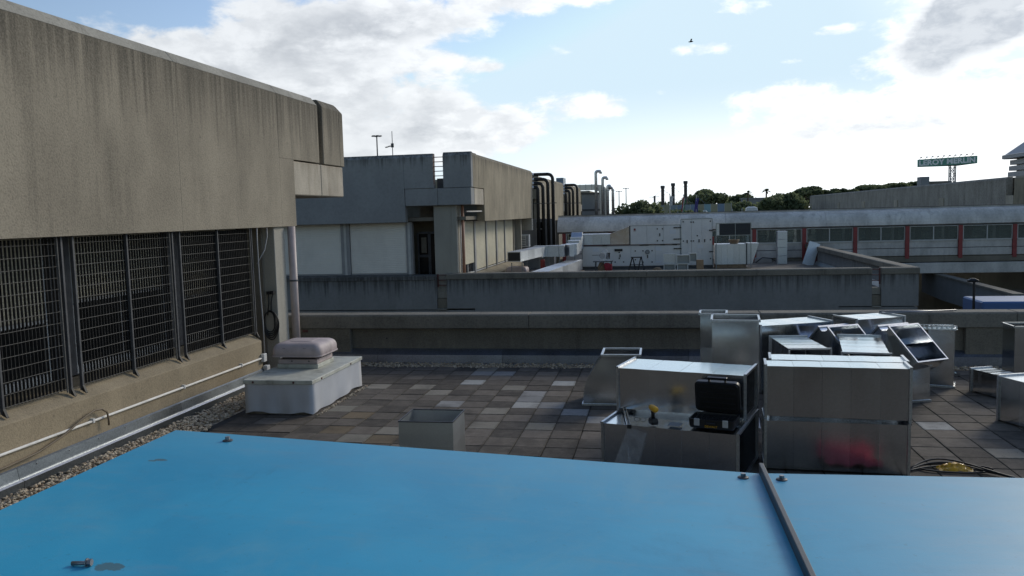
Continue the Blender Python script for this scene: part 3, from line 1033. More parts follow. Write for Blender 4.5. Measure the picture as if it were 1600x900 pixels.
# ================================================================== NEAR PARAPET
pw = thing('parapet_wall', 'low stained concrete parapet across the back of the near roof', 'wall', (0, 16.4, 0))
YB = 16.26
js = [-7.95, -2.6, 1.9, 6.4, 11.0, 16.0]
for a, b in zip(js[:-1], js[1:]):
    lip = [(YB - .0, 0.70), (YB - .0, 0.955), (YB + .03, 0.985), (YB + .45, 0.985), (YB + .45, 0.70), (YB + .22, 0.70), (YB + .18, 0.66)]
    MB().prism(lip, 'x', a + .004, b - .004).build('coping_panel', 'lip', pw, bevel=0.01)
MB().box(-6.4, 16.0, YB + .16, YB + .44, -0.6, 0.698).build('wall_body', 'para', pw)
MB().box(-7.95, -6.403, YB + .03, YB + .44, -0.6, 0.698).build('wall_end', 'para', pw, bevel=.01)
for x in (5.55,):
    MB().box(x, x + 1.0, YB + .03, YB + .158, -0.05, 0.698).build('wall_pier', 'para', pw, bevel=.01)
MB().tube([(-5.65, YB + .155, 0.47), (-5.65, YB + .17, 0.47)], 0.016, 8).build('hole', 'rubber', pw)
MB().box(-7.46, -7.34, YB + .015, YB + .029, 0.62, 0.67).build('rust_plate', 'rust', pw)
MB().box(-12.0, 16.0, YB + .445, YB + .50, -4.6, 0.5).build('outer_wall', 'para', pw)
fb = thing('wall_flashing', 'zinc flashing along the foot of the back parapet', 'flashing', (0, 16.2, 0))
js = [-6.9, -5.8, -3.15, 0.55, 3.6, 6.2, 9.4, 12.0]
for k, (a, b) in enumerate(zip(js[:-1], js[1:])):
    ln = MB().prism([(YB - .04, -0.05), (YB - .04, 0.155), (YB - .015, 0.17), (YB + .10, 0.245), (YB + .155, 0.26), (YB + .155, -0.05)], 'x', a + .003, b - .003).build('flashing_length', 'flash_back', fb)
    x = a + .25
    while x < b - .1:
        MB().tube([(x, YB + .10, 0.248), (x, YB + .094, 0.258)], 0.010, 6).build('screw', 'steel', ln)
        x += 0.62

# ================================================================== VENT ON ITS WRAPPED BASE
vb = thing('roof_vent', 'pink domed roof vent on a membrane wrapped plinth beside the left wall', 'vent', (-5.819, 12.778, 0))
w2, d2 = 0.552, 1.06
# membrane skirt with a wavy hem
mb = MB()
rings = []
N = 64
def skirt(z, off):
    out = []
    for k in range(N):
        s = k / N * 4
        e = int(s)
        f = s - e
        cs = [(-1, -1), (1, -1), (1, 1), (-1, 1)]
        a, b = cs[e], cs[(e + 1) % 4]
        x, y = lerp(a[0], b[0], f) * w2, lerp(a[1], b[1], f) * d2
        wv = 0.012 * sin(f * 9 + e * 2.1) * off + 0.010 * sin(f * 21 + e) * off
        nx, ny = ((0, -1), (1, 0), (0, 1), (-1, 0))[e]
        kk = min(1, min(f, 1 - f) * 8)
        zz = z
        if off >= 1.9:
            zz = 0.012 + kk * (0.018 + 0.022 * sin(f * 7.5 + e * 1.7 + 0.6))
        out.append((-5.819 + x * (1 + .006 * off) + nx * wv * kk, 12.778 + y * (1 + .004 * off) + ny * wv * kk, zz))
    return out
mb.loft([skirt(0.50, 0), skirt(0.38, .35), skirt(0.25, .9), skirt(0.12, 1.4), skirt(0.0, 2.0)])
mb.build('membrane_skirt', 'membrane', vb, smooth=True)
MB().box(-6.33, -5.31, 11.75, 13.80, 0.0, 0.49).build('plinth', 'recess', vb)
sb = MB().box(-5.819 - .575, -5.819 + .575, 12.778 - 1.083, 12.778 + 1.083, 0.478, 0.540).build('cap_slab', 'slab', vb, bevel=0.006)
for x, y in ((-6.22, 11.693), (-5.55, 11.693), (-5.242, 12.05), (-5.242, 13.3)):
    if x > -5.3:
        MB().tube([(x - .004, y, .508), (x + .006, y, .508)], 0.018, 8).build('fixing', 'rust', sb)
    else:
        MB().tube([(x, y + .004, .508), (x, y - .006, .508)], 0.018, 8).build('fixing', 'rust', sb)
fx, fy = -5.93, 13.02
MB().box(fx - .36, fx + .36, fy - .34, fy + .34, 0.541, 0.610).build('lower_collar', 'slab', vb, bevel=.008)
cl = MB().box(fx - .345, fx + .345, fy - .325, fy + .325, 0.612, 0.690).build('upper_collar', 'pink_cap', vb, bevel=.008)
for k in (-.1, .2):
    MB().tube([(fx + k, fy - .324, .66), (fx + k, fy - .334, .66)], 0.012, 6).build('screw', 'rubber', cl)
MB().box(fx - .29, fx + .29, fy - .27, fy + .27, 0.690, 0.76).build('neck', 'rubber', vb)


def rounded(cx, cy, hx, hy, z, r, n=6):
    out = []
    for qx, qy, a0 in ((1, 1, 0), (-1, 1, pi / 2), (-1, -1, pi), (1, -1, 3 * pi / 2)):
        for k in range(n + 1):
            a = a0 + pi / 2 * k / n
            out.append((cx + qx * (hx - r) + r * cos(a), cy + qy * (hy - r) + r * sin(a), z))
    return out


def dome(cx, cy, hx, hy, z, h):
    prof = [(0.985, .0), (1.0, .02), (1.0, .42), (.985, .58), (.95, .73), (.89, .85), (.80, .93), (.62, .98), (.3, 1.0)]
    return [rounded(cx, cy, hx * s, hy * s, z + h * t, 0.10 * s) for s, t in prof]
cp = MB().loft([rounded(fx, fy, .40, .38, .745, .09)] + dome(fx, fy, .43, .41, .735, .235), cap=True).build('cap', 'pink_cap', vb, smooth=True)
MB().loft([rounded(fx, fy, .434, .414, .738, .1), rounded(fx, fy, .440, .420, .742, .1), rounded(fx, fy, .440, .420, .760, .1), rounded(fx, fy, .434, .414, .764, .1)]).build('rim', 'pink_cap', cp)
MB().loft([rounded(fx, fy - .0, .20, .19, .9695, .05), rounded(fx, fy, .19, .18, .975, .05)], cap=True).build('top_plate', 'pink_cap', cp)
for kx in (-.2, .16):
    MB().box(fx + kx - .025, fx + kx + .025, fy - .40, fy - .37, .86, .885).build('clip', 'dark_steel', cp)

# ================================================================== DUCT BUILDERS
def rect_ring(axis, t, w, h, dx=0, dz=0):
    """four corners around an axis at distance t"""
    c = [(-w / 2, -h / 2), (w / 2, -h / 2), (w / 2, h / 2), (-w / 2, h / 2)]
    if axis == 'x':
        return [(t, a, b) for a, b in c]
    if axis == 'y':
        return [(a, t, b) for a, b in c]
    return [(a, b, t) for a, b in c]


def duct(label, x, y, z, yaw, sx, sy, sz, axis, n=5, group='galvanised duct pieces waiting on the roof', ends=(True, True), mat='galv', tilt=None, name='duct_section', fl=0.03, cat='duct', capped=False, fo=0.022, fmat=None):
    """hollow galvanised duct sx * sy * sz standing on z, its run along axis; sheets are parts, flanges frame both ends"""
    M4 = Matrix.Translation((x, y, z)) @ Matrix.Rotation(yaw, 4, 'Z')
    if tilt is not None:
        M4 = M4 @ tilt
    t = thing(name, label, cat, (x, y, z), yaw, group, M4 if tilt is not None else None)
    L = {'x': sx, 'y': sy, 'z': sz}[axis]
    w, h = {'x': (sy, sz), 'y': (sx, sz), 'z': (sx, sy)}[axis]
    w, h = w - 2 * fo, h - 2 * fo
    off = (0, 0, sz / 2) if axis != 'z' else (0, 0, 0)
    t0 = -L / 2 if axis != 'z' else 0
    def sh(r):
        return [(p[0] + off[0], p[1] + off[1], p[2] + off[2]) for p in r]
    for k in range(n):
        a, b = t0 + fl * .5 + (L - fl) * k / n, t0 + fl * .5 + (L - fl) * (k + 1) / n
        if k == 0:
            a = t0 + .002
        if k == n - 1:
            b = t0 + L - .002
        e1, e2 = random.uniform(-.0022, .0022), random.uniform(-.0022, .0022)
        ca, cb = .0009, .0009
        rings = [sh(rect_ring(axis, a + ca, w - .006, h - .006)), sh(rect_ring(axis, a + ca, w + e1, h + e1)),
                 sh(rect_ring(axis, (a + b) / 2, w + .004 + e1, h + .004 + e2)),
                 sh(rect_ring(axis, b - cb, w + e2, h + e2)), sh(rect_ring(axis, b - cb, w - .006, h - .006)),
                 sh(rect_ring(axis, a + ca, w - .006, h - .006))]
        MB().loft(rings).build('sheet', mat, t, local=True, fix=True)
    for s, on in ((0, ends[0]), (1, ends[1])):
        if not on:
            continue
        a = t0 + s * (L - fl)
        b = a + fl
        W_, H_ = w + 2 * fo, h + 2 * fo
        r = [sh(rect_ring(axis, a, w + .003, h + .003)), sh(rect_ring(axis, a, W_, H_)), sh(rect_ring(axis, b, W_, H_)), sh(rect_ring(axis, b, w - .012, h - .012)), sh(rect_ring(axis, a, w - .012, h - .012))]
        f = MB().loft(r).build('flange', fmat or ('flange' if mat == 'galv' else mat), t, local=True)
        # bolts in the corners of the flange
        if fl > .02:
            for i, j in ((-1, -1), (1, -1), (1, 1), (-1, 1)):
                q = [p for p in (((i * (w / 2 + .010)), (j * (h / 2 + .010))))]
                zc = b if s else a
                if axis == 'x':
                    c = (zc, q[0], q[1])
                elif axis == 'y':
                    c = (q[0], zc, q[1])
                else:
                    c = (q[0], q[1], zc)
                c = (c[0] + off[0], c[1] + off[1], c[2] + off[2])
                MB().box(c[0] - .008, c[0] + .008, c[1] - .008, c[1] + .008, c[2] - .008, c[2] + .008).build('bolt', 'dark_steel', f, local=True)
    if capped:
        mid = t0 + L * .5
        MB().add(sh(rect_ring(axis, mid, w - .014, h - .014)), [(0, 1, 2, 3)]).build('inner_baffle', 'dark_steel', t, local=True)
    return t


R_ = radians
# front left pair
duct('lower long duct box of the left pair, with the open tool case on its top', 0.235, 9.688, 0.0, R_(-16), 1.56, 1.20, 0.60, 'x', 5)
duct('upper long duct box behind the open tool case', 0.310, 9.995, 0.603, R_(-16.4), 1.537, 0.703, 0.535, 'x', 4)
# front right pair and its twin behind
duct('lower duct box of the right pair with a red reflection in its side', 1.946, 9.80, 0.0, R_(-4.2), 1.54, 0.55, 0.597, 'x', 5)
duct('upper duct box of the right pair, plain grey side towards the viewer', 1.955, 9.757, 0.600, R_(-5.0), 1.547, 0.40, 0.620, 'x', 5)
duct('duct box close behind the upper right box, showing only its bright top and end flange', 2.055, 10.21, 0.600, R_(-6.0), 1.53, 0.42, 0.612, 'x', 5)
duct('duct box on the deck directly behind the lower right box', 2.06, 10.40, 0.0, R_(-5.0), 1.54, 0.55, 0.596, 'x', 5)
# tall uprights
duct('tall wide duct standing upright with an open top, in front of the narrow one', 1.025, 11.684, 0.0, R_(-4.6), 0.654, 0.644, 1.50, 'z', 2)
duct('tall narrow duct standing upright behind the wide upright duct', 0.771, 12.33, 0.0, R_(-5.1), 0.404, 0.423, 1.50, 'z', 3)
# middle heap
duct('duct with a bright top and dark side, just right of the wide upright duct', 2.06, 14.22, 0.0, R_(23.9), 1.34, 0.69, 1.12, 'x', 3)
duct('duct lying end-on, left one of two bright tops behind the right pair', 2.042, 12.776, 0.0, R_(3.1), 0.592, 1.511, 0.985, 'y', 5, tilt=Matrix.Rotation(R_(-1.6), 4, 'X'))
duct('duct lying end-on with a bright top, just left of the big open elbow', 2.896, 12.579, 0.0, R_(-9.4), 0.636, 1.70, 1.00, 'y', 5)
duct('duct with a bright top at the back of the heap, between the two elbows', 3.42, 14.45, 0.0, R_(25), 0.95, 0.62, 1.17, 'x', 3)
duct('upright duct right of the big elbow, behind it against the parapet', 4.56, 14.45, 0.0, R_(-20), 0.42, 0.42, 0.97, 'z', 2)
duct('small upright duct under the big open elbow', 3.74, 13.36, 0.0, R_(20), 0.46, 0.50, 0.58, 'z', 2)
# right hand side
duct('low duct lying on the pavers at the right, farther of the two', 5.119, 13.742, 0.0, R_(21.5), 0.40, 0.62, 0.39, 'y', 4)
duct('duct lying on the pavers cut by the right edge, nearer of the two', 5.08, 11.505, 0.0, R_(21.5), 0.60, 1.50, 0.64, 'y', 4)
duct('upright duct at the right edge against the back parapet', 5.97, 14.75, 0.0, R_(0), 0.62, 0.52, 0.97, 'z', 2)
# single open duct in front
duct('square open topped duct standing alone on the pavers near the blue cover', -2.728, 9.48, 0.0, R_(0.5), 0.670, 0.619, 0.600, 'z', 2, fl=.014, fo=.007, fmat='dark_steel', mat='galv_plain')


# curved offset piece standing behind the left pair
t = thing('duct_elbow', 'curved duct piece standing on a wide foot behind the left pair of boxes', 'duct', (-0.75, 12.95, 0), 0, 'galvanised duct pieces waiting on the roof')
prof = [(0.0, -1.19, -0.42), (0.05, -1.19, -0.42), (0.18, -1.185, -0.415), (0.32, -1.16, -0.40), (0.46, -1.10, -0.375), (0.60, -1.02, -0.345), (0.72, -0.93, -0.32), (0.80, -0.875, -0.307)]
def ringe(z, a, b, e=0.0):
    y0, y1 = 12.66 - .02 * (1 - z), 13.25
    return [(a - e, y0 - e, z), (b + e, y0 - e, z), (b + e, y1 + e, z), (a - e, y1 + e, z)]
for i in range(0, len(prof) - 1):
    (z0, a0, b0), (z1, a1, b1) = prof[i], prof[i + 1]
    if i % 2 == 0:
        mb = MB()
        rr = [ringe(z0, a0, b0)]
    rr.append(ringe(z1, a1, b1))
    if i % 2 == 1 or i == len(prof) - 2:
        rr += [ringe(z1, a1, b1, -.003)] + [ringe(prof[q][0], prof[q][1], prof[q][2], -.003) for q in range(i, (i // 2) * 2 - 1, -1)]
        MB().loft(rr).build('sheet', 'galv', t)
for z, a, b in ((0.0, -1.19, -.42), (0.775, -0.885, -0.31)):
    MB().loft([ringe(z, a, b, .001), ringe(z, a, b, .022), ringe(z + .028, a, b, .022), ringe(z + .028, a, b, -.01), ringe(z, a, b, -.01)]).build('flange', 'flange', t)


# big open elbows
def elbow(label, origin, U, V):
    """square-section bend; the mouth spans U and V from its upper left corner, the body curves away behind it"""
    U, V = Vector(U), Vector(V)
    N = U.cross(V).normalized()             # into the mouth when U is right and V is down
    if N.dot(fw) < 0:
        N = -N
    w, h = U.length, V.length
    un, vn = U.normalized(), V.normalized()
    vn = (vn - un * vn.dot(un)).normalized()
    t = thing('duct_elbow', label, 'duct', origin, 0, 'galvanised duct pieces waiting on the roof')
    O = Vector(origin)
    rings, inner = [], []
    r_in, st = 0.09, 0.07
    def ring(a, e):
        # a: bend angle from the mouth; the bend turns towards -vn (upwards), heel at the bottom
        if a is None:
            base = O - N * 0
            dirv, dep = vn, N
            c0 = O
        out = []
        return out
    def section(kind, q, e):
        if kind == 'mouth':
            top = O + N * q
            bot = top + vn * h
        elif kind == 'arc':
            C = O + N * st - vn * r_in
            rad = lambda rr: C + vn * (rr * cos(q)) + N * (rr * sin(q))
            top, bot = rad(r_in + 0.0), rad(r_in + h)
        else:
            C = O + N * st - vn * r_in
            top = C + N * r_in - vn * q
            bot = C + N * (r_in + h) - vn * q
        dv = (bot - top).normalized()
        return [top - un * e - dv * e, top + un * (w + e) - dv * e, bot + un * (w + e) + dv * e, bot - un * e + dv * e]
    seq = [('mouth', 0.0), ('mouth', st)] + [('arc', pi / 2 * k / 8) for k in range(1, 9)] + [('end', 0.07)]
    for a, b in ((0, 3), (3, 6), (6, len(seq) - 1)):
        outer = [section(k, q, 0.0) for k, q in seq[a:b + 1]]
        inn = [section(k, q, -0.003) for k, q in reversed(seq[a:b + 1])]
        MB().loft(outer + inn + [outer[0]]).build('sheet', 'galv', t)
    f0 = [section('mouth', 0.0, .001), section('mouth', 0.0, .022), section('mouth', .028, .022), section('mouth', .028, .001), section('mouth', 0.0, .001)]
    MB().loft(f0).build('flange', 'flange', t)
    f1 = [section('end', .07, .001), section('end', .07, .022), section('end', .042, .022), section('end', .042, .001), section('end', .07, .001)]
    MB().loft(f1).build('flange', 'flange', t)
    # turning vane
    C = O + N * st - vn * r_in
    va = []
    for k in range(9):
        q = pi / 2 * k / 8
        p = C + vn * ((r_in + h * .45) * cos(q)) + N * ((r_in + h * .45) * sin(q))
        va.append([p + un * .004, p + un * (w - .004)])
    MB().loft(va, closed=False).build('turning_vane', 'galv', t, fix=False)
    return t


# mouth corner and edge directions measured in metres
elbow('big open duct elbow tilted towards the viewer on top of the right heap', (3.456, 13.3, 1.135), (0.503, 0.345, -0.007), (0.305, -0.415, -0.457))
elbow('open duct elbow half hidden behind the bright topped ducts, left of the big open one', (2.62, 13.55, 1.09), (0.503, 0.345, -0.007), (0.305, -0.415, -0.457))

# perforated cable tray and rods on the heap
tr = thing('cable_tray', 'perforated metal cable tray lying across the heap behind the big elbow', 'cable tray', (3.86, 14.2, .978), R_(-3))
def perforated(y, z0, z1, nm):
    mb = MB()
    L, n = 1.6, 22
    mb.box(-L / 2, L / 2, y - .001, y + .001, z0, z0 + .014)
    mb.box(-L / 2, L / 2, y - .001, y + .001, z1 - .014, z1)
    for k in range(n + 1):
        x = -L / 2 + L * k / n
        mb.box(x - .012, x + .012, y - .001, y + .001, z0 + .014, z1 - .014)
    mb.build(nm, 'galv', tr, local=True)
perforated(-.1, 0.0, .06, 'side_rail')
perforated(.1, 0.0, .06, 'side_rail')
mb = MB()
for k in range(28):
    x = -.8 + 1.6 * k / 27
    mb.box(x - .022, x + .022, -.098, .098, -.002, 0.0)
mb.box(-.8, .8, -.098, -.06, -.004, -.002)
mb.box(-.8, .8, .06, .098, -.004, -.002)
mb.build('tray_floor', 'galv', tr, local=True)
rods = [((3.5, 14.0, 1.255), (4.72, 14.30, 1.265)), ((3.5, 14.1, 1.275), (4.70, 14.38, 1.243))]
for k, (a, b) in enumerate(rods):
    tag(MB().tube([a, b], .011, 8).build('steel_tube', 'steel', smooth=True),
        ('upper', 'lower')[k] + ' of two thin steel tubes sticking out right of the big elbow', 'tube', 'steel tubes on the heap')
tr2 = MB()
for yy in (0, .16):
    tr2.box(3.9, 5.1, 15.20 + yy, 15.215 + yy, 0.005, .05)
for k in range(18):
    x = 3.93 + k * .068
    tr2.box(x, x + .03, 15.216, 15.359, .012, .018)
tag(tr2.build('cable_tray', 'galv'), 'short cable tray lying on the pavers by the gravel at the right', 'cable tray')

# ------------------------------------------------------------------ tools on the left pair
A16 = R_(-16)
tcs = thing('tool_case', 'black plastic tool case lying open on the lower duct box', 'tool case', (0.585, 9.235, 0.602), A16)
mb = MB()
mb.loft([rounded(0, 0, .235, .165, 0.0, .03, 3), rounded(0, 0, .245, .172, .02, .03, 3), rounded(0, 0, .250, .176, .10, .03, 3), rounded(0, 0, .238, .164, .10, .03, 3), rounded(0, 0, .228, .155, .035, .03, 3)], cap=True)
cb = mb.build('case_base', 'black_plastic', tcs, local=True)
mb = MB()
for k in range(7):
    mb.box(-.20 + k * .058, -.20 + k * .058 + .006, -.15, .15, .04, .085)
for k in range(4):
    mb.box(-.22, .22, -.12 + k * .075, -.112 + k * .075, .04, .088)
mb.build('insert', 'rubber', tcs, local=True)
for x in (-.155, .155):
    MB().box(x - .03, x + .03, -.189, -.177, .03, .11).build('latch', 'frame_pale', tcs, local=True, bevel=.004)
MB().box(-.05, .05, -.205, -.178, .05, .075).build('handle', 'black_plastic', tcs, local=True, bevel=.006)
Lr = Matrix.Translation((0, .178, .10)) @ Matrix.Rotation(R_(100), 4, 'X')
def xf(mb, Mx):
    mb.v = [tuple(Mx @ Vector(p)) for p in mb.v]
    return mb
mb = MB()
def lid_ring(s, z):
    return [(q[0], q[1] + .19, q[2]) for q in rounded(0, 0, .250 * s, .178 * s + (1 - s) * .0, z, .05, 4)]
mb.loft([lid_ring(.93, .012), lid_ring(.955, .0), lid_ring(1.0, .0), lid_ring(1.0, -.06), lid_ring(.95, -.085)], cap=True)
lid = xf(mb, Lr).build('case_lid', 'black_plastic', tcs, local=True)
mb = MB()
for k in range(5):
    mb.box(-.20, .20, .06 + k * .06, .07 + k * .06, .012, .022)
xf(mb, Lr).build('lid_ribs', 'rubber', tcs, local=True)
mb = MB()
mb.box(-.10, -.08, .36, .405, -.05, -.02)
mb.box(.08, .10, .36, .405, -.05, -.02)
mb.box(-.11, .11, .395, .415, -.055, -.015)
xf(mb, Lr).build('carry_handle', 'black_plastic', tcs, local=True, bevel=.004)
fc = bpy.data.curves.new('case_lettering', 'FONT')
fc.body = 'DEWALT'
fc.size = .034
fc.align_x = 'CENTER'
fc.extrude = .001
fo = bpy.data.objects.new('lettering', fc)
COL.objects.link(fo)
bpy.context.view_layer.update()
me = bpy.data.meshes.new_from_object(fo.evaluated_get(bpy.context.evaluated_depsgraph_get()))
bpy.data.objects.remove(fo)
me.materials.clear()
me.materials.append(M['yellow'])
lt = bpy.data.objects.new('lettering', me)
COL.objects.link(lt)
lt.parent = tcs
lt.location = (0.0, -.1785, .016)
lt.rotation_euler = (R_(90), 0, 0)

dr = thing('power_drill', 'yellow and black cordless drill standing on its battery beside the tool case', 'drill', (-0.085, 9.255, 0.602), R_(112))
MB().loft([rounded(0, 0, .055, .040, 0, .012, 2), rounded(0, 0, .058, .043, .03, .012, 2), rounded(0, 0, .05, .036, .065, .012, 2)], cap=True).build('battery', 'black_plastic', dr, local=True)
MB().tube([(0.0, 0, .06), (.01, 0, .12), (.012, 0, .15)], [.024, .021, .024], 10).build('grip', 'black_plastic', dr, local=True, smooth=True)
MB().tube([(-.085, 0, .178), (-.07, 0, .178), (.03, 0, .178), (.062, 0, .178)], [.026, .036, .036, .030], 12).build('body', 'yellow', dr, local=True, smooth=True)
MB().tube([(.062, 0, .178), (.085, 0, .178), (.115, 0, .178)], [.024, .020, .011], 10).build('chuck', 'black_plastic', dr, local=True, smooth=True)
MB().box(.022, .036, -.008, .008, .125, .15).build('trigger', 'black_plastic', dr, local=True)
rl = thing('metal_rail', 'short galvanised channel lying across the left end of the lower duct box', 'rail', (-0.395, 9.50, 0.605), R_(6))
mb = MB()
mb.box(-.021, .021, -.46, .40, 0, .003)
mb.box(-.021, -.018, -.46, .40, .003, .036)
mb.box(.018, .021, -.46, .40, .003, .036)
mb.box(-.018, -.011, -.46, .40, .033, .036)
mb.box(.011, .018, -.46, .40, .033, .036)
mb.build('channel', 'galv', rl, local=True)
MB().box(-.024, .024, -.475, -.462, -.004, .040).build('end_cap', 'black_plastic', rl, local=True)
gl = thing('safety_glasses', 'clear safety glasses lying between the rail and the drill', 'glasses', (-0.235, 9.33, .604), R_(-10))
for s in (-1, 1):
    pts = [(s * .035 + .032 * cos(q), .0 + .006 * cos(q * 2), .026 + .022 * sin(q)) for q in [2 * pi * k / 14 for k in range(14)]]
    MB().add(pts, [tuple(range(14))]).build('lens', 'film', gl, local=True, fix=False)
    MB().tube(pts + pts[:1], .0025, 5).build('rim', 'black_plastic', gl, local=True)
    MB().tube([(s * .067, 0, .032), (s * .07, .06, .03), (s * .062, .12, .012)], .003, 5).build('temple', 'black_plastic', gl, local=True)
tag(xf(MB().box(-.07, .07, -.07, .07, 0, .004), Matrix.Translation((.155, 9.24, .603)) @ Matrix.Rotation(A16, 4, 'Z')).build('metal_plate', 'steel'),
    'small square sheet metal plate between the drill and the tool case', 'plate')
# plastic bag stuck on the front
mb = MB()
rings = []
for j in range(9):
    v = j / 8
    row = []
    for i in range(8):
        u = i / 7
        xw = lerp(-.41, -.20, u) + (.04 - .10 * v) * (1) - .06 * v * (1 - u)
        yf = 9.111 - .276 * (xw - .069) / .961 - .012
        row.append((xw, yf - .012 * v - .010 * abs(sin(u * 6 + v * 4)), .575 - .10 * u * (1 - v) * .6 - v * .44))
    rings.append(row)
tag(mb.loft(rings, closed=False).build('plastic_bag', 'film', smooth=True, fix=False), 'crumpled clear plastic film hanging on the front of the lower left duct box', 'plastic film')
# red cloth on the deck just in front of the right pair, seen mirrored in the sheet metal
rings = []
for j in range(10):
    rings.append([(1.80 + .62 * i / 9 + .03 * sin(j), 8.35 + .95 * j / 9, .03 + .02 * sin(i * 2.1 + j) + .012 * sin(j * 3.0 + i)) for i in range(10)])
tag(MB().loft(rings, closed=False).build('red_tarp', 'red_cloth', smooth=True, fix=False), 'red cloth on the pavers, mirrored in the lower right duct box', 'cloth')

# cables and yellow wrapping right of the boxes
rnd = random.Random(3)
mb = MB()
for k in range(3):
    pts = []
    for j in range(15):
        q = j / 14
        pts.append((2.70 + 1.0 * q + .03 * k, 9.62 + .22 * sin(q * pi * (1.1 + .2 * k)) + .05 * k, .022 + .03 * k * sin(q * pi)))
    mb.tube(pts, .010, 6)
pts = [(3.25 + .36 * cos(q) * 1.1, 9.78 + .16 * sin(q), .02) for q in [2 * pi * j / 20 for j in range(19)]]
mb.tube(pts, .010, 6)
tag(mb.build('black_cable', 'rubber', smooth=True), 'black cable looped on the pavers right of the stacked boxes', 'cable')
rings = []
for j in range(9):
    row = []
    for i in range(13):
        u, v = i / 12, j / 8
        row.append((3.06 + .36 * u, 9.66 + .20 * v, .02 + .07 * sin(u * pi) * sin(v * pi) + .022 * noise.noise((u * 9, v * 9, 1.0))))
    rings.append(row)
tag(MB().loft(rings, closed=False).build('yellow_wrapping', 'film_yellow', fix=False), 'crumpled yellow plastic wrapping lying on the black cable', 'wrapping')

# ================================================================== BLUE COVER IN FRONT
bc = thing('blue_roof_cover', 'large blue fibreglass cover across the foreground with a dark joint strip', 'cover', (0, 2.5, 0))
YN, YF_ = -1.6, 4.094
XL, XS, XR = -2.654, 0.483, 4.2
ZL, ZS, ZR = 1.853, 1.700, 1.742
XSN = 0.56
def slab(a, b, za, zb, an, bn, zan, zbn):
    mb = MB()
    n, q = 12, 16
    top = []
    for j in range(q + 1):
        v = j / q
        row = []
        for i in range(n + 1):
            u = i / n
            x = lerp(lerp(an, bn, u), lerp(a, b, u), v)
            z = lerp(lerp(zan, zbn, u), lerp(za, zb, u), v)
            z += 0.006 * sin(u * pi) * sin(v * pi * 3) * .6
            row.append((x, lerp(YN, YF_, v), z))
        top.append(row)
    mb.loft(top, closed=False)
    bot = [[(p[0], p[1], p[2] - .035) for p in r] for r in top]
    mb.loft(bot, closed=False)
    for r0_, r1_ in ((top[-1], bot[-1]), (top[0], bot[0])):
        mb.loft([r0_, r1_], closed=False)
    for k in (0, -1):
        mb.loft([[r[k] for r in top], [r[k] for r in bot]], closed=False)
    return mb
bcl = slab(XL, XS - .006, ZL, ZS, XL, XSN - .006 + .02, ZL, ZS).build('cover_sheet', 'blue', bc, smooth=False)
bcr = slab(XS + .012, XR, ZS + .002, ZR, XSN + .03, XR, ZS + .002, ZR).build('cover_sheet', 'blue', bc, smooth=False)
MB().add([(XS - .012, YF_ + .015, ZS - .03), (XS + .010, YF_ + .015, ZS - .03), (XS + .010, YF_ + .015, ZS + .050), (XS - .012, YF_ + .015, ZS + .050),
          (XSN - .012 + .02, YN, ZS - .03), (XSN + .010 + .02, YN, ZS - .03), (XSN + .010 + .02, YN, ZS + .050), (XSN - .012 + .02, YN, ZS + .050)],
         [(0, 1, 2, 3), (7, 6, 5, 4), (0, 4, 5, 1), (1, 5, 6, 2), (2, 6, 7, 3), (3, 7, 4, 0)]).build('joint_strip', 'dark_steel', bc, bevel=.003)
def bolt(x, y, z, head=True):
    w = MB().tube([(x, y, z), (x, y, z + .004), (x, y, z + .007)], [.027, .026, .018], 16).build('washer', 'dark_steel', bc, smooth=False)
    MB().tube([(x, y, z + .007), (x, y, z + .022)], .013, 6).build('bolt_head', 'steel', w)
bolt(0.387, 4.007, 1.705)
bolt(0.565, 4.000, 1.703)
bolt(-2.275, 3.971, 1.836)
# frame and legs that carry the sheets
for x, zt in ((XL + .25, ZL - .05), (-1.0, 1.735), (XS + .1, ZS - .06), (2.3, 1.66), (XR - .25, ZR - .06)):
    for y in (YN + .3, 1.5, YF_ - .35):
        MB().box(x - .03, x + .03, y - .03, y + .03, 0.0, zt - .06).build('leg', 'dark_steel', bc)
    MB().box(x - .03, x + .03, YN + .2, YF_ - .25, zt - .06, zt).build('rail', 'dark_steel', bc)
# loose bolt
lb = thing('loose_bolt', 'loose hexagon bolt lying on the blue cover beside a dark worn patch', 'bolt', (-1.985, 2.458, 1.8225), R_(8))
MB().tube([(-.035, 0, .009), (.022, 0, .010)], .0075, 10).build('shank', 'steel', lb, local=True, smooth=True)
MB().tube([(.022, 0, .0115), (.036, 0, .0115)], .0125, 6).build('head', 'steel', lb, local=True)
MB().tube([(.017, 0, .0115), (.021, 0, .0115)], .0150, 14).build('washer', 'steel', lb, local=True)

# ================================================================== MIDDLE BUILDING AND ITS TERRACE
YM, XM = 32.93, -7.48
TZ = -0.45
struct(MB().box(-40.0, 9.30, 33.30, 54.9, -0.9, TZ).build('terrace_deck', 'terrace'))

mid = thing('concrete_building', 'grey and tan concrete building across the gap with big white shutters on its front', 'building', (-12, YM, -4.6))


def front_profile(y, zb, zt, thick=0.35, bev=0.10):
    return [(y, zb), (y, zt - bev * 1.5), (y + bev, zt), (y + thick, zt), (y + thick, zb)]


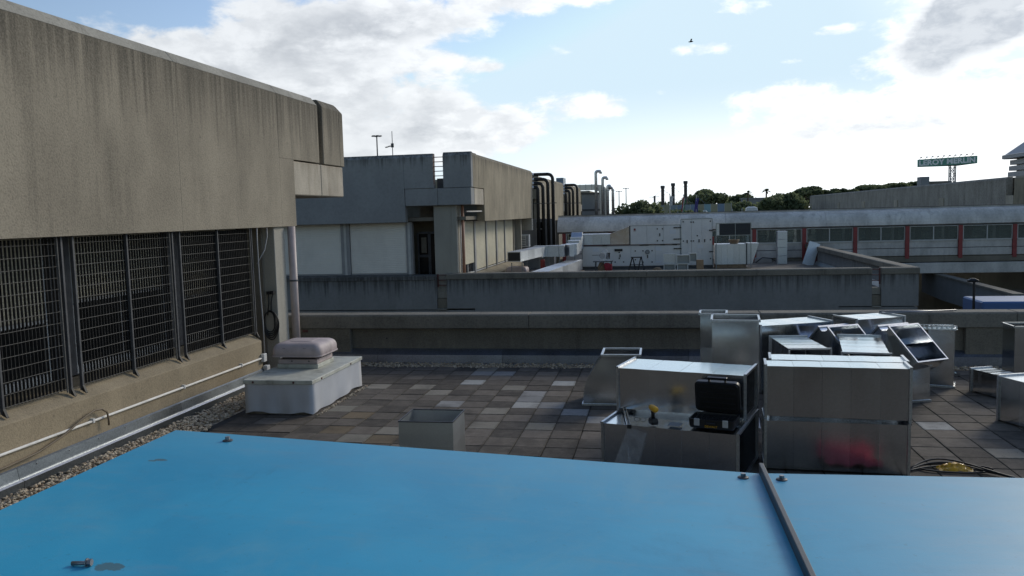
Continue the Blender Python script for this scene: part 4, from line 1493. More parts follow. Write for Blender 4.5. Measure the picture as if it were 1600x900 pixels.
for a, b in ((-32.0, -26.4), (-26.39, -18.4), (-18.39, -10.32)):
    MB().prism(front_profile(YM, 2.77, 5.55), 'x', a, b).build('fascia_panel', 'mid_fascia', mid, bevel=.01)
MB().prism(front_profile(YM, 4.14, 5.55), 'x', -10.317, -9.08).build('fascia_panel', 'mid_fascia', mid, bevel=.01)
MB().prism(front_profile(YM, 4.13, 5.58), 'x', -8.66, XM).build('end_panel', 'mid_fascia', mid, bevel=.02)
MB().box(-10.30, -8.92, YM + .005, YM + 1.2, 3.43, 4.12).build('corbel_block', 'mid_fascia', mid, bevel=.015)
MB().box(-8.91, -7.51, YM + .005, YM + .60, 3.43, 4.12).build('corbel_block', 'mid_fascia', mid, bevel=.015)
MB().box(-8.9, -7.50, YM + .603, 35.34, 3.43, 4.11).build('corbel_block', 'corbel', mid, bevel=.015)
for k in range(5):
    z = 4.62 + k * .19
    MB().box(-9.078, -8.662, YM + .10, YM + .13, z, z + .03).build('rung', 'rust', mid)
MB().box(-9.09, -9.065, YM + .08, YM + .15, 4.3, 5.5).build('ladder_rail', 'rust', mid)
MB().box(-9.079, -8.661, YM + .6, YM + .7, 4.13, 4.55).build('louvre', 'dark_steel', mid)
# side fascia facing the terrace
MB().prism(fascia_profile(XM, 4.13, 5.58, 1, .35, .10), 'y', YM + .353, 34.34).build('fascia_panel', 'mid_wall', mid, bevel=.01)
mb = MB()
mb.prism(fascia_profile(XM, 4.13, 5.55, 1, .35, .10), 'y', 34.37, 35.38)
mb.build('fascia_panel', 'mid_wall', mid, bevel=.01)
for a, b in ((35.384, 40.1), (40.104, 44.9), (44.904, 49.5)):
    MB().prism(fascia_profile(XM, 2.72, 5.55, 1, .35, .10), 'y', a, b).build('fascia_panel', 'mid_wall', mid, bevel=.01)
MB().box(-30.0, XM - .36, YM + 1.3, 49.4, 4.0, 4.12).build('roof', 'felt', mid)
MB().box(-30.0, XM - .36, YM + .36, 49.4, 2.80, 2.95).build('soffit', 'recess', mid)
MB().box(XM - 1.6, XM - .02, 49.0, 49.48, 2.0, 2.71).build('corbel_block', 'corbel', mid)
# windows on the front
for a, b in ((-24.0, -18.6), (-18.2, -13.37), (-12.96, -10.48)):
    w = MB().box(a, b, YM + .56, YM + .58, .60, 2.768).build('window', 'glass_dark', mid)
    shutter(w, 'x', YM + .52, a + .01, b - .01, .63, 2.766, 'shutter_pale', pitch=.075, out=-1)
    MB().box(a + .01, b - .01, YM + .49, YM + .555, .575, .625).build('shutter_rail', 'frame_grey', w)
for a, b in ((-18.59, -18.21), (-13.36, -12.97), (-10.47, -10.20)):
    MB().box(a, b, YM + .46, YM + .70, .58, 2.768).build('pier', 'frame_grey', mid)
    MB().box((a + b) / 2 - .05, (a + b) / 2 + .05, YM + .44, YM + .458, .58, 2.768).build('cover_strip', 'frame_pale', mid)
# glazed door in the recess
rec = MB().box(-10.2, -9.2, YM + 1.75, YM + 1.80, -.45, 3.43).build('recess_wall', 'recess', mid)
dr_ = MB().box(-10.12, -9.28, YM + 1.18, YM + 1.20, -.44, 2.25).build('door', 'glass_dark', mid)
fr = MB()
fr.box(-10.19, -10.12, YM + 1.15, YM + 1.24, -.44, 2.3)
fr.box(-9.72, -9.60, YM + 1.15, YM + 1.24, -.44, 2.3)
fr.box(-9.30, -9.22, YM + 1.15, YM + 1.24, -.44, 2.3)
fr.box(-10.119, -9.721, YM + 1.15, YM + 1.24, 1.25, 1.36)
fr.box(-10.119, -9.301, YM + 1.15, YM + 1.24, 2.26, 2.34)
fr.build('door_frame', 'dark_steel', dr_)
MB().box(-10.0, -9.78, YM + 1.10, YM + 1.145, 1.45, 2.1).build('notice_board', 'recess', mid)
MB().box(-9.17, -8.21, YM + .22, YM + .80, TZ, 3.428).build('pillar', 'pillar', mid, bevel=.01)
MB().tube([(-8.02, YM + .55, TZ), (-8.02, YM + .55, 3.42)], .062, 12).build('downpipe', 'orange_pipe', mid, smooth=True)
MB().tube([(-8.14, YM + .62, TZ), (-8.14, YM + .62, 3.42)], .030, 8).build('downpipe', 'white_pipe', mid, smooth=True)
MB().tube([(-7.9, YM + .7, 3.15), (-7.6, 35.3, 3.15)], .035, 8).build('cross_pipe', 'frame_grey', mid)
# side shutters
SX = -8.27
sb_ = [(34.25, 36.48, .86), (36.76, 39.05, .50), (39.27, 41.58, .50), (41.84, 43.94, .50), (44.14, 46.70, .50)]
for a, b, zb in sb_:
    w = MB().box(SX - .08, SX - .06, a, b, .42, 2.75).build('window', 'glass_dark', mid)
    shutter(w, 'y', SX, a + .01, b - .01, zb, 2.74, 'shutter_beige', pitch=.06, out=1)
    fr = MB()
    fr.box(SX - .058, SX + .02, a, b, .42, .47)
    fr.box(SX - .055, SX - .025, (a + b) / 2 - .03, (a + b) / 2 + .03, .471, zb)
    fr.build('frame', 'frame_pale', w)
for (a0, a, _), (b, b1, _) in zip(sb_[:-1], sb_[1:]):
    MB().box(SX - .10, SX + .06, a + .003, b - .003, .40, 2.75).build('pier', 'frame_grey', mid)
MB().box(SX - .1, SX + .05, 46.71, 47.2, TZ, 2.75).build('pier', 'recess', mid)
MB().prism([(SX - .05, .39), (SX + .02, .39), (SX + .55, .16), (SX + .55, TZ), (SX - .05, TZ)], 'y', 33.9, 47.0).build('base_wall', 'mid_wall', mid, bevel=.01)
MB().box(-30, -9.4, YM + 1.8, 49.4, TZ, 2.8).build('inner_block', 'recess', mid)
MB().box(-9.39, SX - .12, 36.0, 49.4, TZ, 2.8).build('inner_block', 'recess', mid)
MB().box(SX - .02, -7.9, 47.4, 47.62, TZ, 2.7).build('pillar', 'pillar', mid)
MB().box(SX - .8, SX - .021, 47.3, 47.6, TZ, 2.7).build('cross_wall', 'recess', mid)
# base under the windows: sill, wall and stepped plinth
MB().prism([(YM - .03, .36), (YM - .03, .52), (YM + .05, .575), (YM + .46, .575), (YM + .46, .36)], 'x', -32.0, -9.09).build('sill', 'mid_grey', mid, bevel=.01)
MB().box(-32.0, -9.10, YM, YM + .40, -.875, .358).build('base_wall', 'mid_grey', mid, bevel=.01)
for x in (-12.4, -9.62):
    MB().box(x, x + .12, YM - .05, YM + .04, .40, .53).build('sill_bracket', 'dark_steel', mid)
MB().box(-32.0, -7.50, YM + .03, YM + .40, -4.6, -.905).build('plinth', 'mid_grey', mid, bevel=.01)

# parapet of the terrace
tp = thing('parapet_wall', 'stained grey parapet wall of the terrace across the gap with two slots', 'wall', (0, YM, -4.6))
js = [-8.66, -4.6, -.5, 3.7, 7.90]
for a, b in zip(js[:-1], js[1:]):
    MB().prism([(YM - .04, .38), (YM - .04, .59), (YM, .62), (YM + .42, .62), (YM + .42, .38)], 'x', a + .003, b - .003).build('coping_panel', 'lip', tp, bevel=.012)
MB().prism([(YM - .04, .38), (YM - .04, .59), (YM, .62), (YM + .42, .62), (YM + .42, .38)], 'x', 8.24, 9.58).build('coping_panel', 'lip', tp, bevel=.012)
mb = MB()
mb.box(-8.66, 7.90, YM, YM + .38, -.83, .378)
mb.box(-7.49, 6.72, YM + .001, YM + .38, -4.6, -.832)
mb.build('wall_body', 'mid_grey', tp)
MB().box(8.24, 9.55, YM, YM + .38, -.83, .378).build('wall_end', 'mid_grey', tp)
MB().box(6.725, 9.53, YM + .03, YM + .38, -4.6, -.87).build('plinth', 'mid_grey', tp, bevel=.01)
for x0, x1 in ((-9.09, -8.665), (7.905, 8.235)):
    for k in range(3):
        z = .12 + k * .21
        MB().box(x0 + .01, x1 - .01, YM + .12, YM + .15, z, z + .03).build('rung', 'rust', tp)
    MB().box(x0 + .02, x0 + .06, YM + .10, YM + .16, .05, .60).build('ladder_rail', 'rust', tp) if x0 < 0 else MB().box(x1 - .06, x1 - .02, YM + .10, YM + .16, .0, .62).build('ladder_rail', 'rust', tp)
    MB().box(x0 + .002, x1 - .002, YM + .18, YM + .4, -.40, -.14).build('step_block', 'pillar', tp)
    MB().box(x0 + .002, x1 - .002, YM + .08, YM + .4, -.82, -.42).build('step_block', 'para', tp)
    MB().box(x0 + .002, x1 - .002, YM - .06, YM + .3, -.865, -.835).build('spout', 'pillar', tp)
# side parapet running back to the bridge
js = [33.36, 38.0, 42.6, 47.2, 51.6, 54.85]
for a, b in zip(js[:-1], js[1:]):
    MB().prism([(9.12, .38), (9.12, .60), (9.16, .62), (9.58, .62), (9.58, .38)], 'y', a + .003, b - .003).build('coping_panel', 'lip', tp, bevel=.012)
MB().box(9.22, 9.55, YM + .385, 54.85, -4.6, .378).build('side_wall', 'mid_grey', tp)
for y in (51.2, 54.2):
    MB().box(9.10, 9.21, y, y + .14, TZ, .75).build('red_post', 'rust', tp)
tag(MB().prism([(9.05, TZ), (9.2, TZ), (9.2, TZ + .2), (9.15, TZ + .2)], 'y', 34.0, 54.0).build('wall_flashing', 'flash'), 'zinc flashing inside the far side parapet of the terrace', 'flashing')

# fan cap on the terrace
t = thing('roof_vent', 'small pink vent cap seen just above the terrace parapet', 'vent', (-7.0, 40.6, TZ))
MB().box(-7.45, -6.55, 40.2, 41.0, TZ, -.08).build('plinth', 'membrane', t)
MB().box(-7.3, -6.7, 40.3, 40.9, -.079, .12).build('collar', 'pink_cap', t)
MB().loft([rounded(-7.0, 40.6, .50, .44, .10, .09)] + dome(-7.0, 40.6, .53, .47, .09, .30), cap=True).build('cap', 'pink_cap', t, smooth=True)

# ------------------------------------------------------------------ buildings farther along the same line
def module(y0, y1, label, zb=2.45):
    t = thing('concrete_building', label, 'building', (-12, y0, -4.6))
    n = 3
    for k in range(n):
        a, b = lerp(y0, y1, k / n), lerp(y0, y1, (k + 1) / n)
        MB().prism(fascia_profile(XM, zb, 5.35, 1, .35, .10), 'y', a + .002, b - .002).build('fascia_panel', 'mid_wall', t)
    MB().prism(front_profile(y0 - .35, 3.9, 5.33, .345), 'x', -24, XM - .01).build('fascia_panel', 'mid_wall', t)
    MB().box(-24, XM - .36, y0, y1, 4.4, 4.5).build('roof', 'felt', t)
    MB().box(-24, XM - .9, y0 + .4, y1 - .4, -4.6, 4.39).build('body', 'recess', t)
    MB().box(XM - 1.4, XM - .03, y1 + .01, y1 + 1.5, 3.1, 3.75).build('corbel_block', 'corbel', t)
    return t
module(52.2, 65.9, 'tan concrete building directly beyond the first set of black pipes')
module(69.4, 80.8, 'tan concrete building beyond the second set of black pipes')
module(92.0, 104.0, 'tan concrete building farthest along the row, behind the silver flues')
# glazed stair link under the black pipes
t = thing('stair_link', 'grey glazed link between the first two buildings behind the black pipes', 'building', (-7.5, 50.9, TZ))
MB().box(-9.0, -6.45, 51.0, 52.0, TZ, 2.65).build('body', 'frame_grey', t)
MB().box(-7.52, -7.06, 50.96, 50.999, .95, 2.45).build('window', 'glass_dark', t)
fr = MB()
for x in (-7.53, -7.30, -7.08):
    fr.box(x - .02, x + .02, 50.93, 50.958, .9, 2.5)
fr.box(-7.55, -7.06, 50.931, 50.957, 2.0, 2.05)
fr.build('window_frame', 'frame_pale', t)
# wall unit
t = thing('air_conditioner', 'white outdoor air conditioner unit on the wall near the black pipes', 'air conditioner', (-7.85, 48.5, 1.0))
MB().box(-8.12, -7.58, 48.35, 48.75, 1.02, 1.76).build('casing', 'white_pipe', t, bevel=.02)
for k in range(6):
    MB().box(-8.06, -7.80, 48.335, 48.349, 1.10 + k * .10, 1.14 + k * .10).build('grille_bar', 'dark_steel', t)
MB().box(-7.77, -7.64, 48.338, 48.349, 1.1, 1.7).build('side_panel', 'frame_grey', t)
MB().box(-8.05, -7.65, 48.4, 48.7, .97, 1.018).build('bracket', 'dark_steel', t)


def bend(points, r, n=6):
    """path with rounded corners"""
    P = [Vector(p) for p in points]
    out = [P[0]]
    for i in range(1, len(P) - 1):
        a, b, c = P[i - 1], P[i], P[i + 1]
        d1, d2 = (a - b).normalized(), (c - b).normalized()
        k = min(r, (a - b).length * .49, (c - b).length * .49)
        s, e = b + d1 * k, b + d2 * k
        for j in range(n + 1):
            q = j / n
            out.append((s * (1 - q) + b * q) * (1 - q) + (b * (1 - q) + e * q) * q)
    out.append(P[-1])
    return out


def pipe_set(y, xs, zs, zend, labelf, group, r=.105):
    which = ['shortest, nearest the wall', 'second', 'third', 'tallest, farthest from the wall']
    for k, (x, z) in enumerate(zip(xs, zs)):
        t = thing('black_pipe', labelf % which[k], 'pipe', (x, y, zend), 0, group)
        yy = y + .06 * k
        MB().tube(bend([(XM - .1, yy, z), (x, yy, z), (x, yy, zend)], .34, 7), r, 10).build('pipe_run', 'black_pipe', t, smooth=True)
        MB().tube([(XM - .5, yy, z), (XM - .02, yy, z)], r * 1.12, 10).build('wall_sleeve', 'silver', t, smooth=True)
pipe_set(50.2, [-7.26, -6.96, -6.66, -6.36], [4.58, 4.82, 5.06, 5.36], .30, 'black insulated pipe of the near set, %s of the four', 'black pipes of the near set')
pipe_set(67.0, [-7.42, -7.12, -6.84, -6.50], [4.52, 4.76, 4.99, 5.22], .30, 'black insulated pipe of the far set, %s of the four', 'black pipes of the far set')
tag(MB().box(-7.75, -6.1, 50.05, 50.08, 3.58, 3.62).build('pipe_bracket', 'dark_steel'), 'thin horizontal bracket bar across the near set of black pipes', 'bracket')
tag(MB().box(-7.8, -6.2, 66.85, 66.88, 3.72, 3.77).build('pipe_bracket', 'dark_steel'), 'thin horizontal bracket bar across the far set of black pipes', 'bracket')

# silver flues and the big duct
for k, (x, zt, hook) in enumerate([(-6.29, 7.10, .5), (-5.62, 6.45, .45), (-5.14, 5.60, .3), (-4.62, 5.38, -.45)]):
    t = thing('silver_flue', ['tallest silver flue with a hooked top, left of the group', 'silver flue with a hooked top, second from the left',
                              'silver flue third from the left, beside the big duct', 'silver flue at the right end of the group, bent to the left'][k], 'flue', (x, 85 + .2 * k, 1.5), 0, 'silver flues')
    y = 85 + .2 * k
    MB().tube(bend([(x, y, 1.5), (x, y, zt), (x + hook, y, zt), (x + hook, y, zt - .25)], .22, 5), .15, 10).build('pipe_run', 'silver', t, smooth=True)
    for j in range(3):
        MB().tube([(x, y, 3.1 + j * 1.0), (x, y, 3.16 + j * 1.0)], .175, 10).build('joint_ring', 'steel', t)
t = thing('exhaust_duct', 'big silver sheet duct that runs along the roof and drops behind the flues', 'duct', (-6.5, 85.8, 1.5))
MB().loft([[(x, 85.5, z0), (x, 86.1, z0), (x2, 86.1, z1), (x2, 85.5, z1)] for x, z0, x2, z1 in
           [(-8.5, 5.24, -8.5, 5.80), (-6.4, 5.24, -6.4, 5.80), (-6.1, 5.1, -5.75, 5.72), (-5.98, 4.9, -5.35, 5.45), (-5.95, 4.6, -5.18, 4.9), (-5.95, 1.5, -5.15, 1.5)]], cap=True).build('duct_body', 'silver', t)
for x in (-8.0, -7.4, -6.8):
    MB().box(x, x + .04, 85.46, 86.14, 5.22, 5.83).build('flange', 'steel', t)
t = thing('plant_room', 'blue grey plant room on the roof left of the silver flues', 'plant room', (-6.9, 87, 1.0))
MB().box(-7.9, -6.0, 86.6, 90, 1.0, 4.85).build('wall', 'far_grey', t)
MB().box(-8.0, -5.9, 86.5, 90.1, 4.85, 5.0).build('roof', 'dark_steel', t)
MB().box(-7.9, -6.0, 86.55, 86.598, 3.1, 3.3).build('band', 'dark_steel', t)

# ------------------------------------------------------------------ air handling plant on the terrace
YA = 49.5
ah = thing('air_handling_unit', 'pale grey two storey air handling unit with a tall centre block on the terrace', 'air handling unit', (-.7, YA, TZ))


def ahu_panel(x0, x1, z0, z1, n, y=YA, deep=2.2):
    b = MB().box(x0, x1, y + .03, y + deep, z0, z1).build('casing', 'ahu', ah)
    for k in range(n):
        a, c = lerp(x0, x1, k / n), lerp(x0, x1, (k + 1) / n)
        MB().box(a + .012, c - .012, y, y + .028, z0 + .015, z1 - .015).build('door_panel', 'ahu', b, bevel=.006)
    f = MB()
    for x in (x0, x1):
        f.box(x - .02, x + .02, y - .012, y + .05, z0, z1 + .02)
    f.box(x0 + .021, x1 - .021, y - .010, y + .05, z1, z1 + .035)
    f.build('corner_post', 'flash', b)
    return b


lo = ahu_panel(-4.55, 1.22, -.28, .92, 4)
up = ahu_panel(-1.68, 1.22, 1.0, 2.10, 3)
ta = ahu_panel(1.265, 3.06, -.28, 2.42, 3)
MB().box(-4.6, 3.1, YA + .05, YA + 2.1, TZ, -.285).build('base_frame', 'dark_steel', ah)
MB().box(-4.6, 1.22, YA + .05, YA + 2.1, .924, .998).build('middle_rail', 'rust', ah)
for x, z in ((1.40, 2.28), (1.40, 1.15), (1.85, 2.25), (1.98, 2.25), (1.85, 1.15), (1.98, 1.15), (2.95, 2.28), (2.95, 1.2), (2.95, .1), (2.2, 1.45), (-.1, 1.9), (.2, 1.9), (-.1, 1.2), (.2, 1.2),
             (-.95, .62), (-.42, .62), (-.95, -.05), (-.42, -.05), (-2.35, .55), (-2.35, .2), (-2.1, -.02), (-2.6, -.02), (-1.4, .62), (-1.4, .1)):
    MB().box(x - .035, x + .035, YA - .02, YA - .001, z - .035, z + .035).build('hinge', 'rubber', ah)
for x, z in ((.04, 1.55), (1.62, 1.12), (2.3, 1.15), (2.62, 1.15), (-.68, .28), (-2.3, .35)):
    MB().box(x - .028, x + .028, YA - .04, YA - .001, z - .09, z + .09).build('handle', 'rubber', ah)
for x, z in ((.95, 1.95), (.95, 1.28), (.95, .72), (1.18, 1.95), (1.18, 1.28), (1.18, .72), (2.98, 1.75), (2.98, .5)):
    MB().box(x - .11, x + .11, YA - .05, YA - .001, z - .03, z + .03).build('latch', 'rubber', ah)
MB().tube([(-.69, YA, .55), (-.69, YA - .06, .55)], .13, 16).build('gauge', 'dark_steel', ah)
MB().tube([(-.69, YA - .062, .55), (-.69, YA - .066, .55)], .105, 16).build('gauge', 'frame_grey', ah)
MB().box(-2.62, -2.15, YA - .05, YA - .001, .62, .76).build('control_box', 'rubber', ah)
for x0, x1, z0, z1 in ((.62, .98, 1.58, 1.82), (2.2, 2.55, .70, .93), (-.22, .12, .62, .84), (-3.9, -3.55, .62, .84), (-.24, .1, -.1, .0), (-1.15, -.85, 1.02, 1.09)):
    MB().box(x0, x1, YA - .012, YA - .001, z0, z1).build('paper_label', 'paper', ah)
MB().tube([(-1.42, YA - .001, 1.90), (-1.42, YA - .012, 1.90)], .06, 12).build('maker_emblem', 'red_paint', ah)
MB().box(-1.5, -1.34, YA - .01, YA - .001, 1.80, 1.825).build('maker_emblem', 'red_paint', ah)
for x in (-1.0, .9, -.75, -3.2, .2):
    MB().box(x - .14, x + .14, YA - .04, YA - .001, .93, .99).build('lifting_lug', 'rubber', ah)
MB().box(3.062, 3.16, YA - .02, YA + .1, .9, 1.38).build('red_handle', 'red_paint', ah)
# sloped transition and supply duct leading left
MB().loft([[(-1.70, YA, 1.02), (-1.70, YA + 1.9, 1.02), (-1.70, YA + 1.9, 2.10), (-1.70, YA, 2.10)],
           [(-2.87, YA + .1, 1.02), (-2.87, YA + 1.5, 1.02), (-2.87, YA + 1.5, 1.66), (-2.87, YA + .1, 1.66)]]).build('transition_duct', 'galv', ah)
for k in range(4):
    a, b = lerp(-4.95, -2.88, k / 4), lerp(-4.95, -2.88, (k + 1) / 4)
    MB().box(a + .004, b - .004, YA + .1, YA + 1.5, 1.03, 1.66).build('supply_duct', 'galv_far', ah)
MB().box(-1.75, -1.69, YA - .02, YA + 1.9, 1.0, 2.13).build('flange', 'dark_steel', ah)
# right hand intake duct and coil frame
bd = thing('intake_duct', 'pale galvanised duct box on the terrace right of the air handling unit', 'duct', (4.1, 48.8, TZ), 0)
for k in range(5):
    a, b = lerp(3.19, 4.90, k / 5), lerp(3.19, 4.90, (k + 1) / 5)
    MB().box(a + .003, b - .003, 48.9 + .008 * (k % 2), 50.2, -.22, .95).build('sheet', 'galv_far', bd)
MB().box(4.901, 4.96, 48.85, 50.25, -.25, .99).build('flange', 'dark_steel', bd)
MB().loft([[(4.97, 48.95, .98), (4.97, 50, .98), (5.62, 50, .97), (5.62, 48.95, .97)], [(4.97, 48.95, -.2), (4.97, 50, -.2), (5.25, 50, -.2), (5.25, 48.95, -.2)]], cap=True).build('tapered_end', 'galv_far', bd)
MB().box(3.2, 4.9, 48.95, 50.2, TZ, -.23).build('timber_bearer', 'wood', bd)
t = thing('basket', 'round brown basket lying on the pale intake duct', 'basket', (4.26, 49.3, .95))
MB().tube([(4.26, 49.3, .955), (4.26, 49.3, 1.10), (4.26, 49.3, 1.17)], [.22, .30, .28], 14).build('bowl', 'wood', t)
MB().tube([(4.26 + .29 * cos(q), 49.3 + .29 * sin(q), 1.17) for q in [2 * pi * k / 16 for k in range(17)]], .02, 6).build('rim', 'card', t)
t = thing('coil_frame', 'metal frame holding two dark mesh panels above the intake duct', 'frame', (4.2, 48.6, TZ))
for x in (3.22, 5.14):
    MB().box(x - .02, x + .02, 48.6, 48.64, TZ, 2.17).build('post', 'flash', t)
MB().box(3.24, 5.12, 48.6, 48.64, 2.13, 2.17).build('top_rail', 'flash', t)
MB().box(3.24, 5.12, 48.6, 48.64, 1.44, 1.48).build('bottom_rail', 'flash', t)
MB().box(4.265, 4.295, 48.59, 48.65, 1.2, 2.13).build('post', 'flash', t)
MB().box(3.40, 4.262, 48.61, 48.66, 1.482, 2.128).build('mesh_panel', 'screen', t)
MB().box(4.298, 5.118, 48.61, 48.66, 1.482, 2.128).build('mesh_panel', 'screen', t)
MB().box(3.242, 3.398, 48.63, 48.65, 1.482, 2.128).build('side_sheet', 'galv_far', t)

# duct run on the left of the terrace
t = thing('duct_run', 'galvanised duct run bending across the terrace on short legs with a dark open end', 'duct', (-6, 44, TZ))
def seg(p, q, w, z0, z1, name='duct_length', m='galv_far'):
    p, q = Vector((*p, 0)), Vector((*q, 0))
    d = (q - p).normalized()
    s = Vector((-d.y, d.x, 0)) * (w / 2)
    return MB().prism([((p + s).x, (p + s).y), ((p - s).x, (p - s).y), ((q - s).x, (q - s).y), ((q + s).x, (q + s).y)], 'z', z0, z1).build(name, m, t)
pa = [(-6.75, 38.3), (-6.62, 39.8), (-6.5, 41.3), (-6.36, 42.8)]
for a, b in zip(pa[:-1], pa[1:]):
    seg(a, Vector(b) - (Vector(b) - Vector(a)) * .004, .64, .75, 1.22)
MB().box(-7.03, -6.46, 38.27, 38.297, .79, 1.18).build('opening', 'rubber', t)
pb = [(-6.34, 43.3), (-6.0, 43.9), (-5.5, 44.4), (-4.9, 44.7), (-4.9, 46.5), (-4.9, 48.2), (-4.9, 49.4)]
seg((-6.36, 42.81), (-6.34, 43.9), .66, .68, 1.22)
seg((-6.66, 44.2), (-5.9, 44.2), .60, .66, 1.25)
seg((-5.89, 44.2), (-5.3, 44.2), .60, .655, 1.252)
seg((-5.28, 44.5), (-5.0, 44.5), 1.2, .65, 1.26)
seg((-4.99, 44.6), (-4.75, 44.7), 1.4, .65, 1.27)
for k, (y0, y1) in enumerate(((45.4, 46.8), (46.81, 48.2), (48.21, 49.4))):
    seg((-4.8, y0), (-4.8, y1), .66, .66 + .1 * k, 1.26 + .14 * k)
MB().prism([(48.6, 1.25), (49.5, 1.25), (49.5, 1.80), (49.2, 1.80)], 'x', -5.15, -4.5).build('rising_bend', 'galv_far', t)
for x, y in ((-6.9, 38.5), (-6.4, 38.5), (-6.6, 41.2), (-6.3, 43.6), (-5.9, 44.3), (-5.3, 44.3), (-4.6, 45.5)):
    MB().box(x - .02, x + .02, y - .02, y + .02, TZ, .70).build('leg', 'flash', t)
t = thing('duct_run', 'low galvanised duct on the terrace floor running towards the viewer', 'duct', (-5.6, 42, TZ))
js = [36.2, 37.6, 39.0, 40.4, 41.8, 43.2, 44.6, 46.0]
for a, b in zip(js[:-1], js[1:]):
    xa, xb = lerp(-5.42, -4.62, (a - 36.2) / 9.8), lerp(-5.42, -4.62, (b - 36.2) / 9.8)
    seg((xa, a), (xb, b - .012), .78, -.20, .36)
for y in (37, 40, 43):
    MB().box(-5.7, -4.7, y, y + .1, TZ, -.203).build('bearer', 'wood', t)
tag(MB().box(-6.55, -6.3, 45.6, 45.8, TZ, .42).build('red_canister', 'red_paint', bevel=.05), 'red canister standing under the duct run', 'canister', 'red canisters')
tag(MB().box(-5.25, -5.05, 49.2, 49.4, 1.26, 1.55).build('red_box', 'red_paint', bevel=.03), 'small red box behind the rising duct bend', 'box')
tag(MB().box(-4.7, -4.1, 45.2, 45.9, TZ, -.22).build('pallet', 'wood', bevel=.02), 'flat wooden pallet beside the low duct', 'pallet')

# saw bench with a wrapped machine, trestle, small duct boxes, carton
YS = 46.5
t = thing('work_bench', 'steel work bench with dark legs in front of the air handling unit', 'bench', (-3.1, YS, TZ))
MB().box(-3.66, -2.56, YS - .3, YS + .3, .19, .24).build('bench_top', 'dark_steel', t)
for x in (-3.55, -2.68):
    for y in (YS - .25, YS + .25):
        MB().bar((x, y, TZ), (x + .03, y, .19), .05).build('leg', 'dark_steel', t)
MB().bar((-3.5, YS - .25, -.38), (-3.05, YS - .25, .19), .03).build('brace', 'dark_steel', t)
t = thing('wrapped_saw', 'cut-off saw wrapped in clear plastic on the work bench', 'saw', (-3.05, YS, .241))
MB().loft([rounded(-3.05, YS, .30, .22, .241, .06, 3), rounded(-3.06, YS, .26, .2, .45, .06, 3), rounded(-3.02, YS, .20, .16, .68, .06, 3), rounded(-3.0, YS, .10, .10, .90, .05, 3)], cap=True).build('plastic_wrap', 'film', t)
MB().tube([(-3.16, YS - .05, .52), (-3.16, YS + .05, .52)], .17, 14).build('saw_blade_guard', 'frame_grey', t)
MB().tube([(-2.86, YS, .35), (-2.80, YS, .70)], [.12, .10], 10).build('motor', 'rubber', t)
MB().box(-3.72, -3.2, YS - .03, YS + .0, .55, .58).build('arm', 'dark_steel', t)
tag(MB().loft([rounded(-2.8, YS - .2, .16, .12, TZ, .05, 3), rounded(-2.8, YS - .2, .20, .15, -.2, .05, 3), rounded(-2.83, YS - .2, .23, .15, .05, .05, 3), rounded(-2.9, YS - .2, .08, .06, .14, .03, 3)], cap=True).build('red_bag', 'red_cloth'),
    'red bag leaning against the work bench leg', 'bag')
tag(MB().loft([rounded(-3.2, YS + .1, .2, .16, TZ, .05, 3), rounded(-3.2, YS + .1, .22, .17, -.1, .05, 3), rounded(-3.2, YS + .1, .12, .1, .15, .04, 3)], cap=True).build('pale_sack', 'card'),
    'pale sack standing under the work bench', 'sack')
t = thing('trestle', 'black folding trestle standing right of the work bench', 'trestle', (-1.25, YS, TZ))
MB().box(-1.56, -.94, YS - .04, YS + .04, .38, .44).build('top_bar', 'rubber', t)
for x, xe in ((-1.5, -1.72), (-1.46, -1.28), (-1.02, -1.2), (-.98, -.82)):
    for dy in (-.22, .22):
        MB().bar((x, YS, .38), (xe, YS + dy, TZ), .045).build('leg', 'rubber', t)
MB().box(-1.62, -.9, YS - .16, YS - .13, -.02, .02).build('spreader', 'rubber', t)
for k, (x0, x1, z0, z1, y) in enumerate([(.24, .92, .03, .56, YS + .2), (.25, .86, TZ, .0, YS), (.95, 1.66, .02, .50, YS - .1), (1.58, 2.06, .08, .56, YS + .5), (.98, 1.55, TZ, .0, YS)]):
    lab = ['small galvanised duct box, upper left of the heap on the terrace', 'small galvanised duct box, lower left of the heap on the terrace', 'small open galvanised duct box, middle upper one of the heap on the terrace',
           'small open galvanised duct box, upper right of the heap beside the carton', 'small galvanised duct box, lower middle of the heap on the terrace'][k]
    d = thing('duct_offcut', lab, 'duct', ((x0 + x1) / 2, y, z0), 0, 'small duct boxes heaped on the terrace')
    f = MB()
    f.box(x0, x1, y, y + .5, z0, z0 + .02)
    f.box(x0, x1, y, y + .5, z1 - .02, z1)
    f.box(x0, x0 + .02, y, y + .5, z0 + .021, z1 - .021)
    f.box(x1 - .02, x1, y, y + .5, z0 + .021, z1 - .021)
    f.build('sheet', 'galv_far', d)
    if k != 0:
        MB().box(x0 + .021, x1 - .021, y + .3, y + .31, z0 + .021, z1 - .021).build('baffle', 'flash', d)
    else:
        MB().box(x0 + .021, x1 - .021, y + .02, y + .03, z0 + .021, z1 - .021).build('front_sheet', 'galv_far', d)
    rr = MB()
    rr.box(x0 - .02, x1 + .02, y - .02, y - .001, z0 - .015, z0 + .03)
    rr.box(x0 - .02, x1 + .02, y - .02, y - .001, z1 - .03, z1 + .015)
    rr.box(x0 - .02, x0 + .03, y - .02, y - .001, z0 + .031, z1 - .031)
    rr.box(x1 - .03, x1 + .02, y - .02, y - .001, z0 + .031, z1 - .031)
    rr.build('flange', 'galv_far', d)
t = thing('carton', 'brown cardboard carton standing right of the small duct boxes', 'carton', (2.2, YS + .2, TZ))
MB().box(2.02, 2.40, YS, YS + .4, TZ, .20).build('box_body', 'card', t, bevel=.01)
MB().box(2.02, 2.40, YS - .02, YS - .001, .12, .21).build('flap', 'card', t)
